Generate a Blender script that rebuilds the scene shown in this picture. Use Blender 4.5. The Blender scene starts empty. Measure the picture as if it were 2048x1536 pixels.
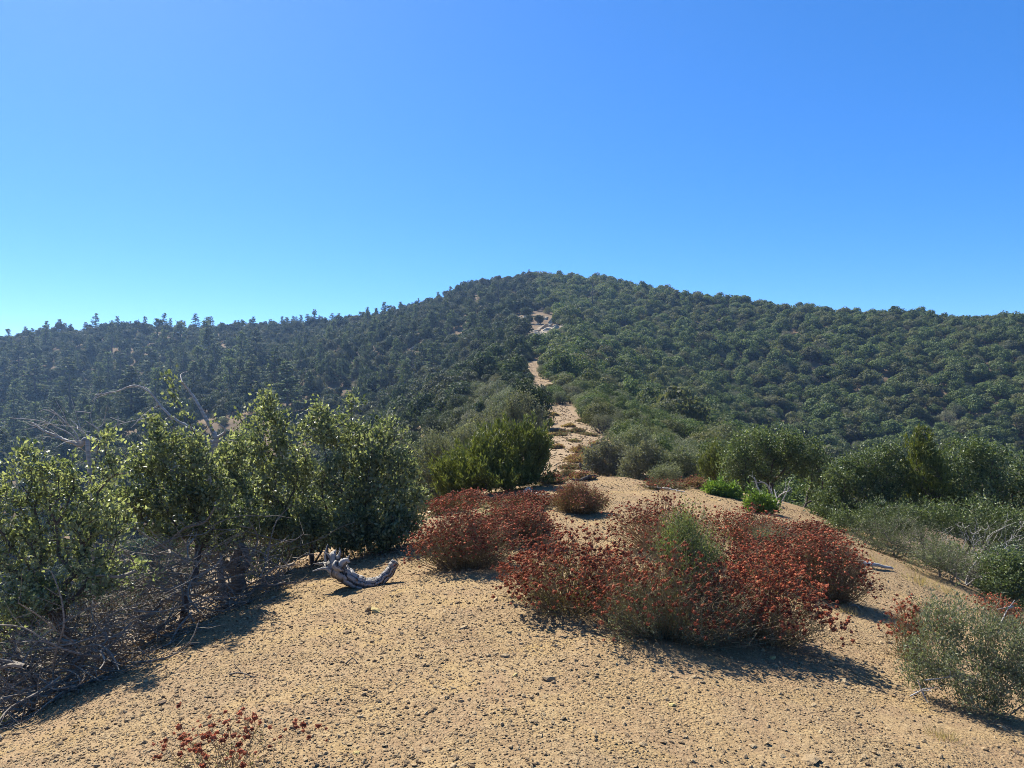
import bpy, math
import numpy as np
from mathutils import Vector, Quaternion, Euler

# ------------------------------------------------------------------ camera, sky, sun, exposure
SC = bpy.context.scene
COL = SC.collection
EYE = 1.6
FPX = 1500.0                       # focal length in pixels of the 2048 px wide photograph
cam_d = bpy.data.cameras.new("camera")
cam_d.sensor_width = 36.0
cam_d.lens = 36.0 * FPX / 2048.0
cam_d.clip_start = 0.05
cam_d.clip_end = 5000.0
cam = bpy.data.objects.new("camera", cam_d)
COL.objects.link(cam)
cam.location = (0, 0, EYE)
cam.rotation_euler = (math.radians(90), 0, 0)
SC.camera = cam

SUN_AZ, SUN_EL = math.radians(-38), math.radians(48)   # azimuth measured from the view direction, to the right
world = bpy.data.worlds.new("World")
SC.world = world
world.use_nodes = True
wn = world.node_tree
sky = wn.nodes.new("ShaderNodeTexSky")
sky.sky_type = 'NISHITA'
sky.sun_disc = False
sky.sun_elevation = SUN_EL
sky.sun_rotation = SUN_AZ
sky.altitude = 1500
sky.air_density = 0.6
sky.dust_density = 0.4
sky.ozone_density = 9.0
bg = wn.nodes["Background"]
bg.inputs[1].default_value = 0.15
hsv = wn.nodes.new("ShaderNodeHueSaturation")       # the deep blue of a dry mountain sky
hsv.inputs["Hue"].default_value = 0.507
hsv.inputs["Saturation"].default_value = 1.33
hsv.inputs["Value"].default_value = 1.08
gam = wn.nodes.new("ShaderNodeGamma")
gam.inputs[1].default_value = 0.7
wn.links.new(sky.outputs[0], gam.inputs[0])
wn.links.new(gam.outputs[0], hsv.inputs["Color"])
wn.links.new(hsv.outputs[0], bg.inputs[0])

sd = Vector((math.sin(SUN_AZ) * math.cos(SUN_EL), math.cos(SUN_AZ) * math.cos(SUN_EL), math.sin(SUN_EL)))
sun_d = bpy.data.lights.new("sun", 'SUN')
sun_d.energy = 5.0
sun_d.angle = math.radians(0.5)
sun_d.color = (1.0, 0.95, 0.86)
sun = bpy.data.objects.new("sun", sun_d)
COL.objects.link(sun)
sun.rotation_euler = sd.to_track_quat('Z', 'Y').to_euler()
sun.location = (-30, 40, 60)

SC.view_settings.view_transform = 'Standard'
SC.view_settings.look = 'None'
SC.view_settings.exposure = 1.3
SC.view_settings.gamma = 1.0
SC.view_settings.use_curve_mapping = False
SC.cycles.use_denoising = True
SC.cycles.denoising_prefilter = 'NONE'
SC.cycles.filter_width = 0.9
SC.cycles.max_bounces = 6
SC.cycles.diffuse_bounces = 3
SC.cycles.glossy_bounces = 2
SC.cycles.transmission_bounces = 3
SC.cycles.volume_bounces = 0
SC.cycles.transparent_max_bounces = 6

RNG = np.random.default_rng(7)

# ------------------------------------------------------------------ small maths
def vnoise(x, y, seed=0):
    x = np.asarray(x, float); y = np.asarray(y, float)
    xi = np.floor(x).astype(np.int64); yi = np.floor(y).astype(np.int64)
    xf = x - xi; yf = y - yi
    def h(a, b):
        n = (a * 374761393 + b * 668265263 + seed * 1274126177) & 0xffffffff
        n = ((n ^ (n >> 13)) * 1274126177) & 0xffffffff
        return ((n ^ (n >> 16)) & 0xffff) / 65535.0
    u = xf * xf * (3 - 2 * xf); v = yf * yf * (3 - 2 * yf)
    return (h(xi, yi) * (1 - u) + h(xi + 1, yi) * u) * (1 - v) + (h(xi, yi + 1) * (1 - u) + h(xi + 1, yi + 1) * u) * v * 1.0

def fbm(x, y, seed=0, o=3):
    s = 0.0; a = 1.0; t = 0.0
    for i in range(o):
        s = s + a * (vnoise(np.asarray(x) * 2 ** i + 17.3 * i, np.asarray(y) * 2 ** i - 9.1 * i, seed + i) - 0.5)
        t += a; a *= 0.5
    return s / t * 2

def unit(v):
    return v / np.maximum(np.linalg.norm(v, axis=-1, keepdims=True), 1e-9)

def rdir(rng, n):
    return unit(rng.normal(size=(n, 3)))

def P(px, py, d):
    """point seen at photo pixel (px, py) at depth d"""
    return np.array([(px - 1024) / FPX * d, d, EYE - (py - 768) / FPX * d])

def smooth(a, b, x):
    t = np.clip((x - a) / (b - a), 0, 1)
    return t * t * (3 - 2 * t)

# ------------------------------------------------------------------ terrain
def pts(rows):
    return np.array([P(*r) for r in rows])
SPUR = np.array([[0.6, -60, -9], [0.6, -12, -0.5], [0.0, -3, 0.0], [-0.2, 3, 0.0], [0.25, 8, -0.02], [1.0, 11, -0.03], [1.9, 14, -0.10],
                 [2.1, 16, -0.75], [2.2, 18, -1.2], [2.25, 21, -1.15], [2.3, 32, -0.78], [2.7, 45, -0.15], [2.9, 60, 0.75], [2.2, 85, 2.9],
                 [3.4, 110, 6.4], [5.5, 140, 12.6], [6.0, 180, 20.0], [6.0, 220, 28.0]])
LEFT = pts([(1064, 581, 220), (900, 616, 225), (800, 634, 225), (650, 655, 228), (500, 672, 232), (300, 668, 238), (150, 676, 240),
            (0, 694, 242), (-400, 730, 245), (-1200, 760, 250), (-2500, 768, 260)])
RIGHT = pts([(1064, 581, 220), (1200, 586, 215), (1400, 616, 205), (1600, 637, 195), (1800, 645, 185), (2048, 660, 172),
             (2600, 690, 150), (3600, 740, 125), (5000, 760, 100)])
SUBL = pts([(500, 672, 232), (470, 720, 195), (430, 790, 160), (400, 860, 135)])

def spine(x, y, S, w, kl, kr):
    best = np.full(x.shape, 1e18); zz = np.zeros(x.shape); sg = np.zeros(x.shape)
    for a, b in zip(S[:-1], S[1:]):
        ab = b[:2] - a[:2]
        t = np.clip(((x - a[0]) * ab[0] + (y - a[1]) * ab[1]) / (ab @ ab), 0, 1)
        dx = x - a[0] - t * ab[0]; dy = y - a[1] - t * ab[1]
        d2 = dx * dx + dy * dy
        m = d2 < best
        best = np.where(m, d2, best)
        zz = np.where(m, a[2] + t * (b[2] - a[2]), zz)
        sg = np.where(m, ab[0] * dy - ab[1] * dx, sg)      # >0 left of the spine
    s = np.sqrt(best)
    k = np.where(sg > 0, kl, kr)
    return zz - k * (np.sqrt(s * s + w * w) - w), s

def H(x, y, fine=False):
    x = np.asarray(x, float); y = np.asarray(y, float)
    wA = np.interp(y, [-20, 9, 14, 25, 120], [7.0, 7.0, 4.6, 3.8, 8.0])
    a, sA = spine(x, y, SPUR, wA, 0.60, 0.50)
    off = x - np.interp(y, SPUR[:, 1], SPUR[:, 0])
    fade = 1 - smooth(12, 20, y)
    rl = lambda t: 0.5 * (t + np.sqrt(t * t + 0.25))
    a = a - fade * (0.50 * rl(-off - 3.1) + 0.28 * rl(off - 5.0))
    b, _ = spine(x, y, LEFT, 10.0, 0.42, 0.42)
    c, _ = spine(x, y, RIGHT, 14.0, 0.40, 0.37)
    e, _ = spine(x, y, SUBL, 8.0, 0.40, 0.40)
    base = -26 + 0 * x
    k = 2.2
    m = np.maximum.reduce([a, b, c, e, base])
    z = m + k * np.log(sum(np.exp((q - m) / k) for q in (a, b, c, e, base)))
    near = smooth(14, 60, sA + 0.12 * np.abs(y))
    z = z - k * np.log(2.0) * 0 + near * (2.4 * fbm(x / 42, y / 42, 3, 3) + 0.9 * fbm(x / 11, y / 11, 9, 2))
    r = np.hypot(x, y)
    z = z + (1 - smooth(30, 60, r)) * (0.10 * (1 - .7 * smooth(14, 22, r)) * fbm(x / 2.3, y / 2.3, 21, 3) + 0.03 * (1 - smooth(12, 20, r)) * fbm(x / 0.55, y / 0.55, 31, 2))
    return z

def H1(x, y):
    return float(H(np.array([x]), np.array([y]))[0])

_D = np.concatenate([np.arange(1.5, 30, 0.03), np.arange(30, 300, 0.3)])
def hit(px, py):
    """where the view ray through a photo pixel meets the ground"""
    x = (px - 1024) / FPX * _D; z = EYE - (py - 768) / FPX * _D
    g = H(x, _D)
    i = np.argmax(z < g)
    if not (z < g).any():
        i = int(np.argmax((g - EYE) / _D))
    return np.array([x[i], _D[i], g[i]])

def proj(p):
    return 1024 + FPX * p[0] / p[1], 768 - FPX * (p[2] - EYE) / p[1]

# ------------------------------------------------------------------ mesh building
class MB:
    def __init__(s):
        s.v = []; s.q = []; s.t = []; s.qm = []; s.tm = []; s.qt = []; s.tt = []; s.n = 0
    def quads(s, V, Q, mat=0, tint=None):
        V = np.asarray(V, np.float32); Q = np.asarray(Q, np.int64)
        s.v.append(V); s.q.append(Q + s.n); s.qm.append(np.full(len(Q), mat, np.int32))
        s.qt.append(np.full(len(Q), 0.5, np.float32) if tint is None else np.broadcast_to(np.asarray(tint, np.float32), (len(Q),)))
        s.n += len(V)
    def tris(s, V, T, mat=0, tint=None):
        V = np.asarray(V, np.float32); T = np.asarray(T, np.int64)
        s.v.append(V); s.t.append(T + s.n); s.tm.append(np.full(len(T), mat, np.int32))
        s.tt.append(np.full(len(T), 0.5, np.float32) if tint is None else np.broadcast_to(np.asarray(tint, np.float32), (len(T),)))
        s.n += len(V)
    def mesh(s, name, mats, smooth_=False):
        V = np.concatenate(s.v)
        Q = np.concatenate(s.q) if s.q else np.zeros((0, 4), np.int64)
        T = np.concatenate(s.t) if s.t else np.zeros((0, 3), np.int64)
        me = bpy.data.meshes.new(name)
        me.vertices.add(len(V)); me.vertices.foreach_set("co", V.astype(np.float32).ravel())
        me.loops.add(Q.size + T.size)
        me.loops.foreach_set("vertex_index", np.concatenate([Q.ravel(), T.ravel()]).astype(np.int32))
        me.polygons.add(len(Q) + len(T))
        st = np.concatenate([np.arange(len(Q)) * 4, Q.size + np.arange(len(T)) * 3]).astype(np.int32)
        me.polygons.foreach_set("loop_start", st)
        me.polygons.foreach_set("material_index", np.concatenate([np.concatenate(s.qm) if s.qm else np.zeros(0, np.int32), np.concatenate(s.tm) if s.tm else np.zeros(0, np.int32)]).astype(np.int32))
        me.polygons.foreach_set("use_smooth", np.full(len(Q) + len(T), smooth_))
        at = me.attributes.new("tint", 'FLOAT', 'FACE')
        at.data.foreach_set("value", np.concatenate([np.concatenate(s.qt) if s.qt else np.zeros(0, np.float32), np.concatenate(s.tt) if s.tt else np.zeros(0, np.float32)]).astype(np.float32))
        for m in (mats if isinstance(mats, (list, tuple)) else [mats]):
            me.materials.append(m)
        me.update(calc_edges=True)
        return me

def link(name, data, parent=None):
    o = bpy.data.objects.new(name, data)
    COL.objects.link(o)
    if parent is not None:
        o.parent = parent
    return o

def tag(o, label=None, cat=None, group=None, kind=None):
    if label: o['label'] = label
    if cat: o['category'] = cat
    if group: o['group'] = group
    if kind: o['kind'] = kind
    return o

def thing(name, label, cat, loc=(0, 0, 0), group=None):
    o = link(name, None)
    o.empty_display_size = 0.2
    o.location = loc
    return tag(o, label, cat, group)

def put(mb, name, mats, parent, origin=(0, 0, 0), sm=False):
    """mesh given in world coordinates, stored relative to origin"""
    o0 = np.asarray(origin, np.float32)
    mb.v = [v - o0 for v in mb.v]
    return link(name, mb.mesh(name, mats, sm), parent)

def leaf_quads(mb, C, D, N, L, W, fold=0.15, mat=0, tint=None):
    n = len(C)
    L = np.broadcast_to(np.asarray(L, float), (n,))[:, None]; W = np.broadcast_to(np.asarray(W, float), (n,))[:, None]
    B = unit(np.cross(D, N)); N2 = np.cross(B, D)
    V = np.stack([C, C + D * L * .45 + B * W * .5 + N2 * W * fold, C + D * L, C + D * L * .45 - B * W * .5 + N2 * W * fold], 1).reshape(-1, 3)
    Q = np.arange(n * 4).reshape(n, 4)
    mb.quads(V, Q, mat, tint)

def prisms(mb, A, B, ra, rb, sides=4, mat=0, tint=None):
    A = np.asarray(A, float); B = np.asarray(B, float); n = len(A)
    if n == 0: return
    D = unit(B - A)
    ref = np.where(np.abs(D[:, 2:3]) > 0.9, np.array([[1., 0, 0]]), np.array([[0, 0, 1.]]))
    U = unit(np.cross(D, ref)); W = np.cross(D, U)
    ang = np.arange(sides) / sides * 2 * np.pi
    ring = U[:, None, :] * np.cos(ang)[None, :, None] + W[:, None, :] * np.sin(ang)[None, :, None]
    ra = np.broadcast_to(np.asarray(ra, float), (n,))[:, None, None]; rb = np.broadcast_to(np.asarray(rb, float), (n,))[:, None, None]
    V = np.concatenate([A[:, None] + ring * ra, B[:, None] + ring * rb], 1).reshape(-1, 3)
    i = np.arange(sides); j = (i + 1) % sides
    q = np.stack([i, j, j + sides, i + sides], 1)
    Q = (q[None] + (np.arange(n) * 2 * sides)[:, None, None]).reshape(-1, 4)
    t = None if tint is None else np.repeat(np.broadcast_to(tint, (n,)), sides)
    mb.quads(V, Q, mat, t)

def tube(mb, pt, rad, sides=7, mat=0, rough=0.0, rng=None, cap=True):
    pt = np.asarray(pt, float); n = len(pt)
    rad = np.broadcast_to(np.asarray(rad, float), (n,))
    T = unit(np.gradient(pt, axis=0))
    up = np.array([0, 0, 1.0]) if abs(T[0, 2]) < 0.9 else np.array([1.0, 0, 0])
    U = unit(np.cross(T[0], up)); V = []
    ang = np.arange(sides) / sides * 2 * np.pi
    prof = 1 + (rng.normal(size=sides) * rough if rng is not None else 0)
    for k in range(n):
        U = unit(U - T[k] * (U @ T[k])); W = np.cross(T[k], U)
        pk = prof * (1 + (rng.normal(size=sides) * rough * .5 if rng is not None else 0))
        V.append(pt[k] + rad[k] * ((pk * np.cos(ang))[:, None] * U + (pk * np.sin(ang))[:, None] * W))
    V = np.concatenate(V)
    i = np.arange(sides); j = (i + 1) % sides
    q = np.stack([i, j, j + sides, i + sides], 1)
    Q = (q[None] + (np.arange(n - 1) * sides)[:, None, None]).reshape(-1, 4)
    mb.quads(V, Q, mat)
    if cap:
        for k, fl in ((0, True), (n - 1, False)):
            ringv = V[k * sides:(k + 1) * sides]
            mb.tris(np.concatenate([ringv, pt[k:k + 1]]), [((b_, a_, sides) if not fl else (a_, b_, sides)) for a_, b_ in zip(j, i)], mat)

def bezline(pp, n=12, jit=0.0, rng=None):
    """catmull-rom through control points"""
    pp = np.asarray(pp, float)
    q = np.concatenate([[2 * pp[0] - pp[1]], pp, [2 * pp[-1] - pp[-2]]])
    out = []
    for i in range(1, len(q) - 2):
        t = np.linspace(0, 1, n, endpoint=False)[:, None]
        a, b, c, d = q[i - 1], q[i], q[i + 1], q[i + 2]
        out.append(0.5 * (2 * b + (c - a) * t + (2 * a - 5 * b + 4 * c - d) * t * t + (3 * b - a - 3 * c + d) * t ** 3))
    out.append(pp[-1:])
    o = np.concatenate(out)
    if jit and rng is not None:
        o[1:-1] += rng.normal(size=(len(o) - 2, 3)) * jit
    return o

def skeleton(bases, targets, rng, seg=0.15, wob=0.12, pw=0.45):
    """branches that reach every target: nodes, parents, radii weights"""
    nodes = [np.asarray(b, float) for b in bases]; par = [-1] * len(nodes); plen = [0.0] * len(nodes)
    c = np.mean(bases, axis=0)
    targets = np.asarray(targets)
    order = np.argsort(np.linalg.norm(targets - c, axis=1))
    tips = []
    for ti in order:
        t = targets[ti]
        nd = np.asarray(nodes)
        d = np.linalg.norm(nd - t, axis=1)
        cost = d + pw * np.asarray(plen) + 0.6 * np.maximum(0, nd[:, 2] - t[2])
        k = int(np.argmin(cost))
        L = d[k]; m = max(1, int(L / seg))
        p0 = nd[k]; prev = k
        off = rng.normal(size=3) * wob * L
        for s in range(1, m + 1):
            f = s / m
            p = p0 + (t - p0) * f + off * math.sin(math.pi * f) + np.array([0, 0, -0.10 * L * math.sin(math.pi * f)])
            if s < m: p = p + rng.normal(size=3) * seg * 0.10
            nodes.append(p); par.append(prev); plen.append(plen[prev] + L / m); prev = len(nodes) - 1
        tips.append(prev)
    nodes = np.asarray(nodes); par = np.asarray(par)
    w = np.zeros(len(nodes)); w[tips] += 1
    for i in range(len(nodes) - 1, -1, -1):
        if w[i] == 0: w[i] = 0.5
        if par[i] >= 0: w[par[i]] += w[i]
    return nodes, par, w, np.asarray(tips)

# ------------------------------------------------------------------ materials
def new_mat(name):
    m = bpy.data.materials.new(name); m.use_nodes = True
    nt = m.node_tree; nt.nodes.clear()
    out = nt.nodes.new("ShaderNodeOutputMaterial")
    return m, nt, out

def nd(nt, typ, **kw):
    n = nt.nodes.new(typ)
    for k, v in kw.items():
        if k.startswith('i_'):
            key = k[2:]
            key = int(key) if key.isdigit() else key
            n.inputs[key].default_value = v
        else:
            setattr(n, k, v)
    return n

def mixc(nt, fac, a, b, mode='MIX'):
    m = nt.nodes.new("ShaderNodeMix"); m.data_type = 'RGBA'; m.blend_type = mode
    for sock, val in ((m.inputs[0], fac), (m.inputs[6], a), (m.inputs[7], b)):
        if hasattr(val, 'is_output') or isinstance(val, bpy.types.NodeSocket):
            nt.links.new(val, sock)
        elif isinstance(val, (int, float)):
            sock.default_value = val
        else:
            sock.default_value = (*val, 1)
    return m.outputs[2]

def leaf_mat(name, c1, c2, trans=0.3, rough=0.5, spec=0.35, var=0.25, tcol=None, c3=None):
    m, nt, out = new_mat(name)
    at = nd(nt, "ShaderNodeAttribute", attribute_name="tint")
    col = mixc(nt, at.outputs["Fac"], c1, c2)
    oi = nd(nt, "ShaderNodeObjectInfo")
    if c3 is not None:                     # some plants of the kind are browner or greyer
        mr3 = nd(nt, "ShaderNodeMapRange", i_1=0.45, i_2=1.0, i_3=0.0, i_4=0.75)
        nt.links.new(oi.outputs["Random"], mr3.inputs[0])
        col = mixc(nt, mr3.outputs[0], col, c3)
    mu = nd(nt, "ShaderNodeMath", operation='MULTIPLY', i_1=7.31); nt.links.new(oi.outputs["Random"], mu.inputs[0])
    fr = nd(nt, "ShaderNodeMath", operation='FRACT'); nt.links.new(mu.outputs[0], fr.inputs[0])
    mr = nd(nt, "ShaderNodeMapRange", i_3=1 - var, i_4=1 + var); nt.links.new(fr.outputs[0], mr.inputs[0])
    hs = nd(nt, "ShaderNodeHueSaturation"); nt.links.new(col, hs.inputs["Color"]); nt.links.new(mr.outputs[0], hs.inputs["Value"])
    pr = nd(nt, "ShaderNodeBsdfPrincipled"); pr.inputs["Roughness"].default_value = rough
    pr.inputs["Specular IOR Level"].default_value = spec
    nt.links.new(hs.outputs[0], pr.inputs["Base Color"])
    tr = nd(nt, "ShaderNodeBsdfTranslucent")
    tc = mixc(nt, 1.0, hs.outputs[0], tcol or (1.25, 1.3, 0.6), 'MULTIPLY'); nt.links.new(tc, tr.inputs[0])
    mx = nd(nt, "ShaderNodeMixShader", i_0=trans)
    nt.links.new(pr.outputs[0], mx.inputs[1]); nt.links.new(tr.outputs[0], mx.inputs[2])
    nt.links.new(mx.outputs[0], out.inputs[0])
    return m

def wood_mat(name, c1, c2, scale=14, bump=0.4, rough=0.85, stretch=(1, 1, 6)):
    m, nt, out = new_mat(name)
    tc = nd(nt, "ShaderNodeTexCoord")
    mp = nd(nt, "ShaderNodeMapping"); mp.inputs["Scale"].default_value = stretch
    nt.links.new(tc.outputs["Object"], mp.inputs[0])
    nz = nd(nt, "ShaderNodeTexNoise", i_Scale=scale, i_Detail=6.0, i_Roughness=0.7); nt.links.new(mp.outputs[0], nz.inputs["Vector"])
    rp = nd(nt, "ShaderNodeMapRange", i_1=0.32, i_2=0.68); nt.links.new(nz.outputs[0], rp.inputs[0])
    col = mixc(nt, rp.outputs[0], c1, c2)
    pr = nd(nt, "ShaderNodeBsdfPrincipled"); pr.inputs["Roughness"].default_value = rough
    pr.inputs["Specular IOR Level"].default_value = 0.2
    nt.links.new(col, pr.inputs["Base Color"])
    bp = nd(nt, "ShaderNodeBump", i_Strength=bump, i_Distance=0.01); nt.links.new(nz.outputs[0], bp.inputs["Height"])
    nt.links.new(bp.outputs[0], pr.inputs["Normal"])
    nt.links.new(pr.outputs[0], out.inputs[0])
    return m

def ground_mat():
    m, nt, out = new_mat("sandy_ground")
    geo = nd(nt, "ShaderNodeNewGeometry")
    pos = geo.outputs["Position"]
    def noise(s, d=4, r=0.55):
        n = nd(nt, "ShaderNodeTexNoise", i_Scale=s, i_Detail=float(d), i_Roughness=r); nt.links.new(pos, n.inputs["Vector"]); return n.outputs[0]
    def rng_(sock, a, b, c=0., d=1.):
        r = nd(nt, "ShaderNodeMapRange", i_1=a, i_2=b, i_3=c, i_4=d); nt.links.new(sock, r.inputs[0]); return r.outputs[0]
    big = noise(0.55, 3); mid = noise(2.2, 5, 0.65); fine = noise(26, 5, 0.7); fine2 = noise(120, 3, 0.75)
    c = mixc(nt, rng_(big, .38, .62), (0.268, 0.182, 0.091), (0.225, 0.155, 0.086))
    c = mixc(nt, rng_(mid, .46, .70), c, (0.295, 0.206, 0.096))
    c = mixc(nt, rng_(mid, .50, .30), c, (0.235, 0.155, 0.088))
    c = mixc(nt, rng_(noise(0.9, 4, .7), .5, .72, 0, .6), c, (0.225, 0.165, 0.098))
    c = mixc(nt, rng_(noise(1.7, 4, .6), .56, .70, 0, .6), c, (0.32, 0.22, 0.083))
    c = mixc(nt, rng_(fine, .50, .70, 0, .55), c, (0.37, 0.28, 0.155))
    c = mixc(nt, rng_(fine, .48, .30, 0, .6), c, (0.16, 0.10, 0.05))
    c = mixc(nt, rng_(fine2, .50, .36, 0, .65), c, (0.115, 0.076, 0.042))  # fine dark specks painted in for the tiny shadows among pebbles
    # hillsides further off: duller soil with dry litter
    ln = nd(nt, "ShaderNodeVectorMath", operation='LENGTH'); nt.links.new(pos, ln.inputs[0])
    far = rng_(ln.outputs["Value"], 70, 120)
    hill = mixc(nt, rng_(noise(0.12, 4), .4, .62), (0.10, 0.07, 0.042), (0.165, 0.118, 0.068))
    dust = mixc(nt, rng_(noise(1.1, 5, .7), .38, .66), (0.27, 0.20, 0.125), (0.185, 0.128, 0.075))
    c = mixc(nt, rng_(ln.outputs["Value"], 14, 24, 0, .85), c, dust)
    c = mixc(nt, far, c, hill)
    pr = nd(nt, "ShaderNodeBsdfPrincipled"); pr.inputs["Roughness"].default_value = 0.95; pr.inputs["Specular IOR Level"].default_value = 0.1
    nt.links.new(c, pr.inputs["Base Color"])
    vo = nd(nt, "ShaderNodeTexVoronoi", i_Scale=52.0); nt.links.new(pos, vo.inputs["Vector"])
    vo2 = nd(nt, "ShaderNodeTexVoronoi", i_Scale=85.0); nt.links.new(pos, vo2.inputs["Vector"])
    st_ = rng_(noise(1.4, 3, .6), .35, .68, .15, 1.0)
    b1 = nd(nt, "ShaderNodeBump", i_Strength=1.0, i_Distance=0.011, invert=True); nt.links.new(vo.outputs["Distance"], b1.inputs["Height"])
    b2 = nd(nt, "ShaderNodeBump", i_Strength=0.8, i_Distance=0.007, invert=True); nt.links.new(vo2.outputs["Distance"], b2.inputs["Height"]); nt.links.new(b1.outputs[0], b2.inputs["Normal"])
    b3 = nd(nt, "ShaderNodeBump", i_Strength=0.7, i_Distance=0.02); nt.links.new(fine, b3.inputs["Height"]); nt.links.new(b2.outputs[0], b3.inputs["Normal"])
    nt.links.new(st_, b1.inputs["Strength"]); nt.links.new(st_, b2.inputs["Strength"])
    nt.links.new(b3.outputs[0], pr.inputs["Normal"])
    nt.links.new(pr.outputs[0], out.inputs[0])
    return m

def stone_mat(name, c1, c2, c3):
    m, nt, out = new_mat(name)
    oi = nd(nt, "ShaderNodeObjectInfo")
    tc = nd(nt, "ShaderNodeTexCoord")
    nz = nd(nt, "ShaderNodeTexNoise", i_Scale=3.0, i_Detail=6.0, i_Roughness=0.7); nt.links.new(tc.outputs["Object"], nz.inputs["Vector"])
    col = mixc(nt, oi.outputs["Random"], c1, c2)
    mr = nd(nt, "ShaderNodeMapRange", i_1=0.45, i_2=0.7); nt.links.new(nz.outputs[0], mr.inputs[0])
    col = mixc(nt, mr.outputs[0], col, c3)
    pr = nd(nt, "ShaderNodeBsdfPrincipled"); pr.inputs["Roughness"].default_value = 0.9; pr.inputs["Specular IOR Level"].default_value = 0.2
    nt.links.new(col, pr.inputs["Base Color"])
    bp = nd(nt, "ShaderNodeBump", i_Strength=0.6, i_Distance=0.02); nt.links.new(nz.outputs[0], bp.inputs["Height"]); nt.links.new(bp.outputs[0], pr.inputs["Normal"])
    nt.links.new(pr.outputs[0], out.inputs[0])
    return m

M = dict(
    ground=ground_mat(),
    stone=stone_mat("stone", (0.42, 0.315, 0.175), (0.17, 0.115, 0.064), (0.26, 0.18, 0.095)),
    rock=stone_mat("rock", (0.42, 0.345, 0.24), (0.34, 0.275, 0.19), (0.22, 0.175, 0.125)),
    oak=leaf_mat("oak_leaf", (0.066, 0.088, 0.04), (0.32, 0.335, 0.18), 0.47, 0.42, 0.4, 0.10, (1.15, 1.2, 0.65)),
    oak_grey=leaf_mat("grey_oak_leaf", (0.045, 0.07, 0.03), (0.17, 0.20, 0.09), 0.3, 0.45, 0.3, 0.12),
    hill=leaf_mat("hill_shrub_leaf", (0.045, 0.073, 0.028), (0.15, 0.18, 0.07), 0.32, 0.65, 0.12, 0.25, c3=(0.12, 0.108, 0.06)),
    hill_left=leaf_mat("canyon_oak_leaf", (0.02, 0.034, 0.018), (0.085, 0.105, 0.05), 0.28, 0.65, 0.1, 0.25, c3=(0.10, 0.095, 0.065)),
    greyshrub=leaf_mat("grey_shrub_leaf", (0.09, 0.105, 0.06), (0.22, 0.23, 0.145), 0.28, 0.65, 0.15, 0.22, c3=(0.15, 0.135, 0.105)),
    needle=leaf_mat("conifer_needle", (0.04, 0.063, 0.036), (0.17, 0.20, 0.115), 0.32, 0.65, 0.12, 0.25),
    juniper=leaf_mat("juniper_leaf", (0.055, 0.075, 0.018), (0.19, 0.205, 0.06), 0.28, 0.55, 0.3, 0.15),
    bright=leaf_mat("bright_leaf", (0.07, 0.125, 0.02), (0.18, 0.25, 0.05), 0.35, 0.45, 0.4, 0.1),
    sage=leaf_mat("sage_leaf", (0.085, 0.105, 0.04), (0.22, 0.24, 0.10), 0.3, 0.6, 0.2, 0.12),
    bw_leaf=leaf_mat("buckwheat_leaf", (0.10, 0.092, 0.05), (0.30, 0.27, 0.165), 0.32, 0.7, 0.2, 0.15),
    bw_head=leaf_mat("buckwheat_head", (0.125, 0.038, 0.02), (0.48, 0.165, 0.083), 0.3, 0.8, 0.1, 0.15, (1.3, 0.8, 0.7)),
    bw_head_pale=leaf_mat("faded_buckwheat_head", (0.24, 0.075, 0.042), (0.42, 0.18, 0.10), 0.2, 0.8, 0.1, 0.15, (1.2, 0.9, 0.8)),
    bw_stem=leaf_mat("buckwheat_stem", (0.17, 0.11, 0.068), (0.42, 0.31, 0.20), 0.35, 0.8, 0.1, 0.15),
    tan_stem=leaf_mat('tan_stem', (0.20, 0.135, 0.075), (0.42, 0.31, 0.18), 0.42, 0.8, 0.1, 0.15),
    drygrass=leaf_mat("dry_grass", (0.30, 0.22, 0.11), (0.45, 0.36, 0.21), 0.35, 0.7, 0.2, 0.1),
    litter=leaf_mat("leaf_litter", (0.06, 0.036, 0.02), (0.22, 0.145, 0.085), 0.1, 0.8, 0.2, 0.2),
    bark=wood_mat("bark", (0.045, 0.036, 0.03), (0.14, 0.115, 0.095)),
    twig=wood_mat("grey_twig", (0.065, 0.053, 0.042), (0.31, 0.265, 0.205), 20, 0.2),
    bleached=wood_mat("bleached_wood", (0.20, 0.18, 0.155), (0.46, 0.43, 0.39), 9, 0.5),
    log=wood_mat("weathered_log", (0.05, 0.045, 0.04), (0.40, 0.375, 0.345), 7, 0.6, 0.8, (1.0, 9, 9)),
    charred=wood_mat("dark_dead_wood", (0.03, 0.026, 0.022), (0.13, 0.11, 0.09)),
)

# ------------------------------------------------------------------ ground sheet
def build_ground():
    fa = np.radians(np.linspace(-42, 42, 560))
    ra = np.radians(np.linspace(42, 318, 130))[1:-1]
    az = np.concatenate([fa, ra]); na = len(az)
    r = np.concatenate([[0.4, 0.9, 1.5], np.geomspace(2.0, 22, 250), np.geomspace(22, 330, 150)[1:], np.geomspace(330, 700, 8)[1:]])
    X = r[:, None] * np.sin(az)[None]; Y = r[:, None] * np.cos(az)[None]
    Z = H(X, Y)
    V = np.stack([X, Y, Z], -1).reshape(-1, 3)
    i = np.arange(len(r) - 1)[:, None]; j = np.arange(na)[None]; j2 = (j + 1) % na
    Q = np.stack([i * na + j, (i) * na + j2, (i + 1) * na + j2, (i + 1) * na + j], -1).reshape(-1, 4)[:, ::-1]
    mb = MB(); mb.quads(V, Q)
    c = np.concatenate([V[:na], [[0, 0, H1(0, 0)]]])
    mb.tris(c, [(k, na, (k + 1) % na) for k in range(na)])
    o = link("ground", mb.mesh("ground", M['ground'], True))
    return tag(o, "bare yellow-tan gravelly ridge ground running up to the brushy hill", None, None, 'structure'), float(Z.min())
GROUND, ZMIN = build_ground()

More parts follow.
